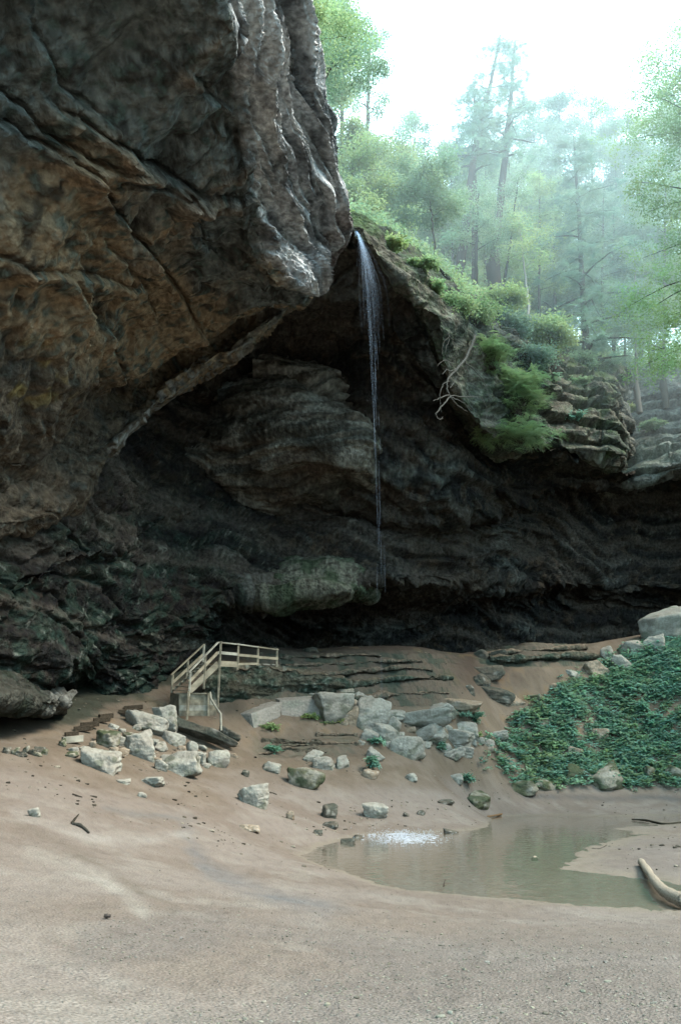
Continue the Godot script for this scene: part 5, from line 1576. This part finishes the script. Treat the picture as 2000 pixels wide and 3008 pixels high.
# a tree: path of trunk points, then limbs that carry leaf clumps
func tree(called: String, label: String, list: Array, r0: float, o := {}) -> void:
	var path := pts(list)
	var at := path[0]
	var root := thing(called, label, "tree", at, o.get("group", ""))
	var bark: Color = o.get("bark", Color(0.085, 0.075, 0.062))
	var t := Tubes.new()
	var line := PackedVector3Array()
	var rad := []
	var segs := 9
	for k in path.size() - 1:
		for s in segs:
			var f: float = (k + s / float(segs)) / (path.size() - 1)
			line.append(along(path, k, s / float(segs)) - at + Vector3(rng.randfn(0, 0.03), 0, rng.randfn(0, 0.03)))
			rad.append(r0 * lerpf(1.0, 0.22, f) + (r0 * 0.5 * exp(-f * 40.0)))
	line.append(path[path.size() - 1] - at)
	rad.append(r0 * 0.15)
	# the stem goes on into the ground
	line.insert(0, Vector3(0, -2.5, 0))
	rad.insert(0, r0 * 1.4)
	t.add(line, rad, 9, bark)
	var top := line.size() - 1
	var height := line[top].y
	var spread: float = o.get("spread", 4.0)
	var from: float = o.get("from", 0.35)
	var count: int = o.get("limbs", 22)
	var per: int = o.get("leaves", 60)
	var size: float = o.get("size", 1.0)
	var kind: int = o.get("kind", 0)
	var tint: int = o.get("tint", 0)
	var xf := []
	var cols := []
	var lean: Vector3 = o.get("lean", Vector3.ZERO)
	for k in count:
		var f := lerpf(from, 0.99, (k + rng.randf()) / count)
		var i := clampi(int(f * top), 1, top)
		var start := line[i]
		var rel := (f - from) / (1.0 - from)
		var reach: float = spread * (1.0 - 0.75 * pow(rel, 1.6)) * rng.randf_range(0.55, 1.1)
		if o.get("dome", false):
			reach = spread * sqrt(maxf(0.05, 1.0 - pow(rel * 1.4 - 0.45, 2.0))) * rng.randf_range(0.5, 1.05)
		var az := k * 2.4 + rng.randf() * 0.9
		var dir := (Vector3(cos(az), 0, sin(az)) + lean * rng.randf()).normalized()
		var rise: float = rng.randf_range(-0.15, 0.35) if kind == 1 else rng.randf_range(0.1, 0.7)
		var limb := PackedVector3Array()
		var lr := []
		for s in 7:
			var u := s / 6.0
			limb.append(start + dir * reach * u + Vector3(rng.randfn(0, 0.06), reach * (rise * u - 0.28 * u * u), rng.randfn(0, 0.06)) * (1.0 if s else 0.0))
			lr.append(maxf(0.012, float(rad[i]) * 0.42 * (1.0 - u * 0.9)))
		t.add(limb, lr, 5, bark)
		var m := int(per * (0.35 + 0.65 * reach / spread))
		var clumps := maxi(1, int(reach / 0.9))
		for c in clumps:
			var u := clampf((c + 0.9) / clumps + rng.randfn(0, 0.06), 0.2, 1.0)
			var fi := u * 6.0
			var p := limb[int(minf(fi, 5.0))].lerp(limb[int(minf(fi, 5.0)) + 1], fi - int(minf(fi, 5.0)))
			p += Vector3(rng.randfn(0, 0.35), rng.randfn(0, 0.2), rng.randfn(0, 0.35)) * (0.4 + reach * 0.12)
			var cr_ := (0.34 + 0.06 * reach) * rng.randf_range(0.7, 1.3)
			var shade := green(tint)
			for q in m / clumps:
				var w := Vector3(rng.randfn(0, 1), rng.randfn(0, 0.42 if kind == 1 else 0.6), rng.randfn(0, 1)) * cr_
				var b := tilt_basis(size * rng.randf_range(0.7, 1.25), 0.3)
				xf.append(Transform3D(b, p + w))
				cols.append(shade.lerp(green(tint), 0.5))
	mesh_node("trunk", t.mesh(self), bark_mat, root)
	if xf.size():
		copies_node("crown", spray_mesh(kind), leaf_mat, xf, cols, root)

func shrub(called: String, label: String, at: Vector3, radii: Vector3, count: int, kind: int, tint: int, size: float, category := "shrub", group := "") -> void:
	var root := thing(called, label, category, at - Vector3(0, radii.y * 0.8, 0), group)
	var t := Tubes.new()
	var xf := []
	var cols := []
	count = int(count * 0.7)
	size *= 1.2
	var clumps := maxi(3, int(count / 14.0))
	for c in clumps:
		var d := Vector3(rng.randfn(0, 1), rng.randfn(0.2, 0.8), rng.randfn(0, 1)).normalized() * pow(rng.randf(), 0.4)
		var p := d * radii + Vector3(0, radii.y * 0.8, 0)
		t.add(PackedVector3Array([Vector3(rng.randfn(0, 0.1), -0.3, rng.randfn(0, 0.1)), p * 0.5 + Vector3(0, 0.1, 0), p]), [0.03 * radii.y, 0.02 * radii.y, 0.006], 5, Color(0.09, 0.075, 0.055))
		var shade := green(tint)
		for q in count / clumps:
			var w := Vector3(rng.randfn(0, 0.2), rng.randfn(0, 0.07), rng.randfn(0, 0.2)) * radii.x
			xf.append(Transform3D(tilt_basis(size * rng.randf_range(0.7, 1.3), 0.3), p + w))
			cols.append(shade.lerp(green(tint), 0.5))
	mesh_node("stem", t.mesh(self), bark_mat, root)
	copies_node("foliage", spray_mesh(kind), leaf_mat, xf, cols, root)

func build_plants() -> void:
	broad_spray = leaf_mesh(0)
	hemlock_spray = leaf_mesh(1)
	herb_spray = leaf_mesh(2)
	# herbs covering the right hand slope
	var xf := []
	var cols := []
	for k in 60000:
		var p := Vector3(rng.randf_range(3, 34), 0, rng.randf_range(-61, -43))
		p.y = smooth_height(p.x, p.z)
		var q := pix(p)
		var share := green_share(q, p)
		if rng.randf() > share or xf.size() >= 18000:
			continue
		p.y = ground_height(p.x, p.z)
		var hump: float = 0.5 + 0.8 * nz[2].get_noise_2d(p.x * 0.5, p.z * 0.5)
		var layer := rng.randf()
		var s := (0.65 + 1.2 * pow(rng.randf(), 1.6)) * (0.7 + hump * 0.5)
		xf.append(Transform3D(tilt_basis(s, 0.16), p + Vector3(0, layer * maxf(0.05, hump) * 0.5, 0)))
		var tone: float = nz[0].get_noise_2d(p.x * 2.5, p.z * 2.5)
		cols.append(green(5).lerp(green(3 if rng.randf() < 0.6 else 2), clampf(smoothstep(-0.1, 0.5, tone) * 0.5 + (0.45 if q.y > 2200 and rng.randf() < 0.35 else 0.0), 0, 1)))
	copies_node("ground_cover", herb_spray, leaf_mat, xf, cols)
	var patch := func(label: String, x: float, y: float, w: float, h: float, n: int, tint: int) -> void:
		var g := ground_at(x, y)
		var s := axis_depth(g) / F
		shrub("weed_clump", label, g + Vector3(0, h * s * 0.4, -w * s * 0.2), Vector3(w * s * 0.5, h * s * 0.45, w * s * 0.35), n, 2, tint, 0.75, "weed", "weeds among the rocks")
	patch.call("dark leafy weed behind the right end of the rock bar", 1395, 2128, 70, 66, 150, 5)
	patch.call("leafy weed under the tan flat rock above the bar", 1340, 2112, 90, 34, 120, 5)
	patch.call("narrow weed strip running down the sand below the leaning rock", 1097, 2276, 26, 64, 70, 5)
	patch.call("small weed beside the pale rock on the lower sand", 1362, 2306, 44, 38, 50, 5)
	patch.call("weed among the low cluster of pale rocks, left one", 1296, 2210, 26, 34, 36, 5)
	patch.call("weed among the low cluster of pale rocks, front one", 1342, 2226, 44, 26, 40, 5)
	patch.call("green fringe at the foot of the long squared block", 905, 2112, 80, 10, 60, 3)
	patch.call("bright fringe of weed below the wedge shaped block", 778, 2146, 70, 12, 60, 3)
	patch.call("bright low weed in front of the largest grey rock", 985, 2130, 80, 12, 70, 3)
	patch.call("dark weed tuft on the bare ledge left of centre", 790, 2212, 44, 20, 50, 5)
	patch.call("green tuft under the rounded mossy footed rock", 1098, 2186, 44, 14, 40, 5)
	patch.call("yellow green tuft at the right end of the bar", 1395, 2170, 26, 18, 30, 3)
	# growth on the rim of the cliff
	var rim := "bushes along the cliff rim"
	shrub("hemlock_shrub", "drooping pale green hemlock beneath the roots on the rim", R(1515, 1150, 42.6), Vector3(1.8, 2.0, 1.2), 1250, 1, 1, 0.8, "shrub", rim)
	shrub("hemlock_shrub", "upper hemlock shoots right of the exposed roots", R(1440, 1035, 41.2), Vector3(1.4, 1.1, 1.0), 500, 1, 1, 0.8, "shrub", rim)
	shrub("hemlock_bough", "lowest hemlock bough hanging under the cliff prow", R(1525, 1272, 42.2), Vector3(2.3, 0.55, 1.0), 600, 1, 1, 0.8, "branch", rim)
	shrub("maple_bush", "bright yellow green bush on the rim above the ledges", R(1600, 985, 46.5), Vector3(2.0, 1.3, 1.4), 900, 0, 3, 0.9, "shrub", rim)
	shrub("dark_bush", "dark green bush left of the bright yellow green bush", R(1500, 965, 45.8), Vector3(1.4, 1.0, 1.2), 380, 0, 2, 0.9, "shrub", rim)
	shrub("rim_bush", "olive bush on the rim above the exposed roots", R(1385, 925, 42.5), Vector3(1.7, 0.9, 1.2), 420, 0, 1, 0.85, "shrub", rim)
	shrub("rim_bush", "light green bush at the foot of the forked pine", R(1465, 885, 46), Vector3(1.9, 0.9, 1.4), 420, 0, 3, 0.9, "shrub", rim)
	shrub("fern_tuft", "grassy tufts on the mossy slope below the lip", R(1225, 790, 35.6), Vector3(0.8, 0.4, 0.6), 120, 2, 1, 0.9, "fern", rim)
	shrub("fern_tuft", "grassy tufts on the mossy slope near the thin tree", R(1275, 860, 37.2), Vector3(0.9, 0.5, 0.6), 150, 2, 1, 0.9, "fern", rim)
	shrub("fern_tuft", "fern hanging from the right prow's middle ledge", R(1610, 1110, 45.8), Vector3(0.9, 0.6, 0.6), 150, 2, 0, 0.9, "fern", rim)
	shrub("fern_tuft", "fern on the right prow's lower ledge", R(1690, 1230, 45.8), Vector3(1.0, 0.35, 0.6), 120, 2, 5, 0.9, "fern", rim)
	shrub("fern_tuft", "small fern in the gap right of the prow", R(1835, 1205, 57), Vector3(0.8, 0.7, 0.5), 120, 2, 3, 1.0, "fern", rim)
	shrub("fern_tuft", "fern line on the far right cliff ledge", R(1910, 1250, 57.6), Vector3(1.6, 0.4, 0.5), 140, 2, 0, 1.0, "fern", rim)
	shrub("fern_tuft", "green tuft growing on the lip above the falling water", R(1012, 640, 33), Vector3(0.5, 0.2, 0.4), 60, 2, 3, 0.8, "fern", rim)
	shrub("rim_bush", "dark low bush clinging to the slope above the hemlock", R(1560, 1060, 44.6), Vector3(1.5, 0.8, 1.0), 420, 0, 2, 0.85, "shrub", rim)
	shrub("rim_bush", "low leafy growth on the slope left of the olive bush", R(1330, 900, 39.6), Vector3(1.1, 0.7, 0.9), 300, 0, 1, 0.8, "shrub", rim)
	shrub("rim_bush", "low leafy growth at the top of the right prow", R(1690, 1062, 50.2), Vector3(1.6, 0.7, 1.0), 300, 0, 0, 0.9, "shrub", rim)
	shrub("fern_tuft", "grass tufts on the lit top of the lip", R(1150, 715, 33.6), Vector3(0.9, 0.3, 0.5), 130, 2, 3, 0.8, "fern", rim)
	shrub("fern_tuft", "green tufts along the prow's upper ledge", R(1720, 1130, 47.6), Vector3(1.2, 0.3, 0.5), 120, 2, 0, 0.9, "fern", rim)
	# roots laid bare under the rim
	var at := R(1395, 1000, 39.6)
	var root := thing("exposed_roots", "tangle of pale bare tree roots hanging over the cliff rim", "roots", at)
	for r in [
		[[[1395, 985], [1375, 1040], [1345, 1080], [1318, 1110], [1312, 1140], [1322, 1165]], 0.12],
		[[[1322, 1165], [1300, 1190], [1280, 1215], [1290, 1232], [1300, 1225]], 0.06], [[[1322, 1163], [1360, 1165], [1410, 1166]], 0.06],
		[[[1320, 1165], [1345, 1190], [1372, 1210]], 0.06], [[[1318, 1160], [1292, 1168], [1272, 1178]], 0.05], [[[1325, 1168], [1355, 1180], [1385, 1205]], 0.045],
		[[[1365, 1055], [1372, 1085], [1380, 1105]], 0.05], [[[1362, 1060], [1400, 1095], [1425, 1130], [1435, 1170]], 0.05], [[[1340, 1085], [1322, 1090], [1310, 1085], [1300, 1100]], 0.045],
		[[[1318, 1120], [1300, 1130], [1292, 1160], [1296, 1210]], 0.04], [[[1330, 1075], [1305, 1058], [1285, 1075]], 0.04], [[[1322, 1140], [1335, 1120], [1342, 1105]], 0.04], [[[1412, 1166], [1425, 1190], [1430, 1220], [1422, 1248]], 0.035],
		[[[1316, 980], [1318, 1000], [1308, 1030], [1312, 1050]], 0.03], [[[1318, 985], [1335, 1010], [1340, 1045]], 0.03], [[[1318, 990], [1300, 1010], [1298, 1040]], 0.025], [[[1380, 1000], [1410, 1020], [1420, 1050]], 0.04]]:
		var path := PackedVector3Array()
		var ctrl := PackedVector3Array()
		for c in r[0]:
			ctrl.append(R(c[0], c[1], 38.6 + (c[0] - 1320) * 0.018 - 0.35))
		var rad := []
		for k in ctrl.size() - 1:
			for s in 5:
				path.append(along(ctrl, k, s / 5.0) - at + Vector3(rng.randfn(0, 0.02), rng.randfn(0, 0.02), rng.randfn(0, 0.02)))
				rad.append(r[1] * 0.75 * (1.0 - 0.6 * (k + s / 5.0) / (ctrl.size() - 1)))
		path.append(ctrl[ctrl.size() - 1] - at)
		rad.append(r[1] * 0.3)
		var t := Tubes.new()
		t.add(path, rad, 7, Color(0.165, 0.155, 0.135))
		mesh_node("root", t.mesh(self), bark_mat, root)

func green_share(q: Vector2, p: Vector3) -> float:
	# how thickly herbs stand, by where the slope lies
	var left := 1450.0
	if q.y < 2190.0:
		left = lerpf(1930.0, 1560.0, clampf((q.y - 1880.0) / 170.0, 0, 1)) if q.y < 2050.0 else lerpf(1560.0, 1440.0, (q.y - 2050.0) / 140.0)
	else:
		left = lerpf(1440.0, 1490.0, (q.y - 2190.0) / 140.0)
	var n: float = nz[0].get_noise_2d(p.x * 3.0, p.z * 3.0) * 60.0 + nz[2].get_noise_2d(p.x * 1.5, p.z * 1.5) * 26.0
	var s := smoothstep(left - 40.0, left + 110.0, q.x + n * 1.3) * smoothstep(1850.0, 1900.0, q.y + n * 0.3) * (1.0 - smoothstep(2300.0, 2325.0, q.y + n * 0.2))
	var bare: float = nz[0].get_noise_2d(p.x * 4.0 + 33.0, p.z * 4.0)
	return clampf(s * (1.0 - 0.85 * smoothstep(0.06, 0.34, bare) * smoothstep(1960.0, 2100.0, q.y)), 0.0, 1.0)

func build_trees() -> void:
	# on the left rim
	var L := "trees on the left rim above the overhang"
	tree("rim_tree", "tall leafy tree nearest the overhang with its trunk against the sky", [[998, 680, 43], [1004, 400, 43.5], [1012, 40, 45]], 0.24, {"limbs": 22, "leaves": 44, "spread": 3.6, "from": 0.2, "tint": 0, "group": L})
	tree("rim_tree", "second tall leafy tree right of the one nearest the overhang", [[1076, 600, 50], [1078, 350, 50.5], [1092, 70, 52]], 0.26, {"limbs": 20, "leaves": 44, "spread": 3.4, "from": 0.2, "tint": 0, "group": L})
	tree("leaning_tree", "small dark stemmed tree leaning out from the overhang's edge", [[862, 170, 22.6], [885, 140, 23], [905, 60, 24], [900, -80, 25]], 0.07, {"limbs": 14, "leaves": 46, "spread": 1.8, "from": 0.35, "tint": 1, "size": 0.7, "group": L})
	tree("leaning_tree", "lower small tree leaning right from the overhang's edge", [[938, 268, 26], [962, 215, 26.6], [988, 165, 27.5], [1000, 60, 29]], 0.09, {"limbs": 14, "leaves": 50, "spread": 1.9, "from": 0.4, "tint": 0, "size": 0.7, "group": L})
	tree("rim_tree", "leafy crown hidden mostly behind the overhang top", [[915, 420, 36], [920, 100, 37], [930, -200, 40]], 0.2, {"limbs": 26, "leaves": 80, "spread": 3.2, "from": 0.3, "tint": 1, "group": L})
	tree("young_beech", "young yellow green tree right behind the lip of the fall", [[1030, 660, 42], [1034, 520, 42.5], [1046, 400, 43]], 0.1, {"limbs": 20, "leaves": 80, "spread": 2.4, "from": 0.1, "tint": 3, "dome": true, "group": L})
	tree("young_beech", "low bright tree filling the gap between lip and thin tree", [[1150, 690, 50], [1150, 560, 50.5], [1140, 450, 51]], 0.12, {"limbs": 22, "leaves": 80, "spread": 3.4, "from": 0.05, "tint": 3, "dome": true, "group": L})
	# middle
	var C := "tall pines behind the waterfall"
	tree("forked_pine", "tall forked pine with bare lower trunk, leaning right", [[1342, 850, 56], [1368, 650, 56.6], [1394, 440, 57.4], [1432, 280, 58.6], [1470, 100, 60]], 0.46, {"limbs": 34, "leaves": 26, "spread": 3.0, "from": 0.45, "tint": 2, "kind": 1, "size": 1.1, "bark": Color(0.10, 0.085, 0.075), "group": C})
	tree("pine", "left stem of the forked pine rising straight beside it", [[1392, 860, 57.6], [1394, 460, 57.8], [1393, 240, 59]], 0.28, {"limbs": 26, "leaves": 26, "spread": 3.2, "from": 0.55, "tint": 2, "kind": 1, "size": 1.1, "bark": Color(0.10, 0.085, 0.075), "group": C})
	tree("pine", "straight tall pine right of the forked pine", [[1448, 780, 58], [1476, 520, 58.6], [1500, 280, 60], [1512, 120, 61]], 0.42, {"limbs": 34, "leaves": 26, "spread": 3.0, "from": 0.42, "tint": 2, "kind": 1, "size": 1.1, "bark": Color(0.10, 0.085, 0.075), "group": C})
	tree("thin_tree", "thin dark leaning stem right of the straight tall pine", [[1476, 860, 54], [1500, 700, 54.4], [1522, 520, 55]], 0.14, {"limbs": 12, "leaves": 26, "spread": 2.6, "from": 0.4, "tint": 0, "bark": Color(0.05, 0.045, 0.04)})
	tree("birch", "pale barked slender tree leaning left behind the bright bush", [[1556, 970, 53], [1540, 790, 53.6], [1520, 640, 54]], 0.13, {"limbs": 10, "leaves": 24, "spread": 2.2, "from": 0.5, "tint": 3, "bark": Color(0.42, 0.40, 0.36)})
	tree("thin_tree", "slim tree rising from the mossy slope beside the lip", [[1286, 890, 42], [1274, 700, 42.6], [1262, 590, 43], [1256, 500, 43.4]], 0.085, {"limbs": 16, "leaves": 60, "spread": 2.6, "from": 0.55, "tint": 0, "dome": true})
	tree("thin_tree", "short dark trunk standing below the forked pine", [[1396, 870, 54], [1398, 720, 54.4], [1404, 560, 55]], 0.2, {"limbs": 12, "leaves": 40, "spread": 2.6, "from": 0.5, "tint": 0, "bark": Color(0.045, 0.04, 0.036)})
	# right
	var R := "woodland trees behind the right rim"
	tree("hemlock", "large spreading hemlock with forked grey trunk behind the prow", [[1728, 1100, 58], [1712, 900, 58.4], [1700, 640, 59.4], [1684, 400, 61]], 0.36, {"limbs": 40, "leaves": 60, "spread": 6.0, "from": 0.12, "tint": 2, "kind": 1, "size": 1.2, "group": R})
	tree("beech", "slim pale trunk at right above the far ledge", [[1868, 1140, 64], [1866, 960, 64.6], [1862, 700, 66]], 0.19, {"limbs": 16, "leaves": 50, "spread": 3.6, "from": 0.45, "tint": 0, "bark": Color(0.20, 0.18, 0.15), "group": R})
	tree("beech", "straight trunk left of the slim pale trunk", [[1800, 1100, 70], [1802, 880, 71], [1800, 600, 72]], 0.24, {"limbs": 20, "leaves": 60, "spread": 4.4, "from": 0.35, "tint": 0, "group": R})
	tree("beech", "grey trunk close behind the hemlock", [[1772, 1090, 66], [1768, 850, 67], [1772, 560, 68]], 0.24, {"limbs": 20, "leaves": 60, "spread": 4.2, "from": 0.35, "tint": 2, "group": R})
	tree("beech", "trunk half hidden by the bright yellow green bush", [[1634, 1020, 66], [1626, 800, 67], [1618, 520, 69]], 0.22, {"limbs": 22, "leaves": 60, "spread": 4.6, "from": 0.3, "tint": 0, "group": R})
	tree("beech", "rightmost woodland trunk above the far ledge", [[1946, 1130, 66], [1950, 850, 67], [1952, 520, 69]], 0.24, {"limbs": 22, "leaves": 60, "spread": 4.8, "from": 0.25, "tint": 1, "group": R})
	tree("maple", "bright leafy maple reaching in from the right edge", [[2270, 1450, 36], [2240, 900, 36.6], [2190, 350, 38], [2170, 100, 39]], 0.3, {"limbs": 70, "leaves": 150, "spread": 7.2, "from": 0.27, "tint": 3, "dome": true, "size": 0.9, "lean": Vector3(-0.9, 0, 0.2)})
	var slim := 0
	for a in [[1330, 900, 62, "slim trunk just left of the forked pine"], [1425, 860, 66, "slim trunk between forked pine and straight pine"], [1580, 980, 62, "slim grey trunk right of the pale barked tree"], [1668, 1040, 72, "slim trunk left of the hemlock trunk"], [1748, 1080, 74, "slim trunk directly right of the hemlock trunk"], [1832, 1120, 76, "slim trunk between two beech trunks at right"], [1908, 1130, 74, "slim trunk near the rightmost beech"], [1210, 800, 60, "slim trunk behind the grassy lip"]]:
		tree("slim_tree", a[3], [[a[0], a[1], a[2]], [a[0] - 4 + slim % 3 * 4, a[1] - 250, a[2] + 0.5], [a[0] - 8 + slim % 4 * 6, a[1] - 480, a[2] + 1.5]], 0.15, {"limbs": 16, "leaves": 44, "spread": 3.0, "from": 0.35, "tint": [1, 0, 3][slim % 3], "size": 1.2, "bark": Color(0.12, 0.105, 0.09), "group": "slim trunks in the wood behind the rim"})
		slim += 1
	# further back
	var n := 0
	for a in [[1110, 440, 82, 0, "round pale crown just right of the lip's young trees"], [1195, 480, 88, 3, "low pale crown under the open sky gap"], [1262, 470, 92, 0, "hazy crown left of the forked pine"], [1335, 420, 86, 2, "hazy crown directly behind the forked pine"], [1435, 400, 92, 0, "hazy crown between the two tall pines"], [1565, 300, 82, 2, "tall hazy crown right of the straight pine"], [1640, 290, 78, 2, "tall hazy crown above the large hemlock"], [1735, 320, 84, 0, "hazy crown right of the hemlock top"], [1805, 370, 80, 0, "rounded hazy crown near the maple"], [1885, 380, 82, 3, "hazy crown at the maple's upper left"], [1965, 290, 76, 1, "leafy crown high at the right edge"], [2070, 230, 70, 1, "leafy crown cut by the right edge"], [1500, 470, 76, 0, "mid height crown behind the straight pine's trunk"], [1300, 640, 66, 1, "low leafy tree behind the slim tree"], [1420, 620, 70, 3, "low leafy tree behind the dark short trunk"], [1560, 620, 72, 0, "low leafy tree behind the pale barked tree"], [1860, 700, 74, 0, "low leafy tree behind the slim pale trunk"]]:
		tree("far_tree", a[4], [[a[0] + 10, 900 if n < 13 else 980, a[2] - 3], [a[0] + 4, (a[1] + 880) * 0.5, a[2] - 1.5], [a[0], a[1], a[2]]], 0.26, {"limbs": 36, "leaves": 80, "spread": 6.2 if n < 13 else 4.6, "from": 0.06, "tint": a[3], "dome": true, "size": 1.5, "group": "hazy trees further back in the wood"})
		n += 1
	# undergrowth of the wooded slope
	var xf := []
	var cols := []
	for k in 9000:
		var i := rng.randf_range(8.5, 23.5)
		var j := pow(rng.randf(), 0.8) * 4.6
		var p := hill_at(i, j)
		var q := pix(p)
		if q.x < 900 or q.x > 2150:
			continue
		var up: float = absf(rng.randfn(0, 1.0)) * (0.5 + j * 0.5)
		xf.append(Transform3D(tilt_basis(rng.randf_range(0.9, 1.7) * (1.0 + j * 0.15), 0.3), p + Vector3(0, up, 0)))
		var tone: float = nz[0].get_noise_2d(p.x * 1.2, p.z * 1.2)
		cols.append(green(1 if tone > 0.05 else 0).lerp(green(3), 0.3))
	copies_node("undergrowth", broad_spray, leaf_mat, xf, cols)
	build_far_side()

# the rest of the hollow, right of and behind the eye: unseen cliff and trees added to block low sky
func build_far_side() -> void:
	rock_face("cliff_rim", [
		[Vector3(66, 34, -60), Vector3(66, 34, -25), Vector3(64, 33, 12), Vector3(52, 32, 45)],
		[Vector3(42, 30, -46), Vector3(48, 29, -22), Vector3(47, 28, 10), Vector3(36, 28, 36)],
		[Vector3(39, 22, -44), Vector3(46, 20, -21), Vector3(45, 20, 10), Vector3(35, 19, 34)],
		[Vector3(44, 12, -48), Vector3(52, 10, -22), Vector3(51, 9, 12), Vector3(40, 8, 38)],
		[Vector3(42, 1, -46), Vector3(46, -1, -22), Vector3(46, -1, 10), Vector3(36, -1, 36)],
	], 0.8, rim_shape, rim_tint, rock_mat)
	var k := 0
	for p in [Vector3(47, 29, -38), Vector3(51, 29, -22), Vector3(52, 29, -6), Vector3(50, 28, 8), Vector3(44, 28, 24), Vector3(36, 28, 36)]:
		var base: Vector3 = p
		tree("unseen_gorge_tree", ["unseen added gorge tree furthest along the right rim", "second furthest unseen added gorge tree on the right rim", "unseen added gorge tree midway along the right rim", "unseen added gorge tree level with the sandy floor", "unseen added gorge tree on the rim right behind the eye", "unseen added gorge tree closing the right rim behind"][k], [base, base + Vector3(0, 8, 0), base + Vector3(-1, 17, 0)], 0.3, {"limbs": 26, "leaves": 60, "spread": 6.0, "from": 0.1, "tint": 0, "dome": true, "size": 1.7, "group": "unseen trees added on the gorge's right rim"})
		k += 1

# ---------------------------------------------------------------- pebbles
func build_gravel() -> void:
	var m := stone_mesh(Vector3.ONE, 0, 0, 3)
	var xf := []
	var cols := []
	# crumbs and chips strewn over the slope and round the rocks
	for k in 7000:
		var x := rng.randf_range(-16, 22)
		var z := rng.randf_range(-53, -20)
		var y := smooth_height(x, z)
		if y < WATER + 0.05:
			continue
		var tone: float = nz[0].get_noise_2d(x * 2.0, z * 2.0)
		if rng.randf() > smoothstep(-0.3, 0.5, tone):
			continue
		y = ground_height(x, z)
		var s := 0.015 + 0.05 * pow(rng.randf(), 4.0)
		xf.append(Transform3D(Basis(Vector3.UP, rng.randf() * TAU).scaled(Vector3(s * rng.randf_range(0.9, 1.8), s * rng.randf_range(0.4, 0.8), s)), Vector3(x, y + s * 0.15, z)))
		var g := rng.randf_range(0.3, 1.0) if k % 3 else rng.randf_range(0.08, 0.25)
		cols.append(Color(g, g * 0.92, g * 0.84))
	for k in 60000:
		var r := 4.2 * pow(30.0 / 4.2, pow(rng.randf(), 1.2))
		var a := rng.randf_range(-0.52, 0.52)
		var x := sin(a) * r
		var z := -cos(a) * r
		var y := smooth_height(x, z)
		if y < WATER - 0.02:
			continue
		var share := gravel_share(x, z, pix(Vector3(x, y, z))) * (0.35 + 0.5 * smoothstep(-0.2, 0.4, nz[2].get_noise_2d(x * 1.4, z * 1.4))) + 0.03
		if rng.randf() > share:
			continue
		var s := 0.003 + 0.008 * pow(rng.randf(), 2.5)
		if rng.randf() < 0.02:
			s *= 2.0
		y = ground_height(x, z)
		var b := Basis(Vector3.UP, rng.randf() * TAU).scaled(Vector3(s * rng.randf_range(0.8, 1.6), s * rng.randf_range(0.45, 0.8), s))
		xf.append(Transform3D(b, Vector3(x, y + s * 0.15, z)))
		var g := rng.randf_range(0.4, 0.85)
		cols.append(Color(g, g * rng.randf_range(0.92, 1.0), g * rng.randf_range(0.85, 0.98)))
	copies_node("gravel", m, boulder_mat, xf, cols)
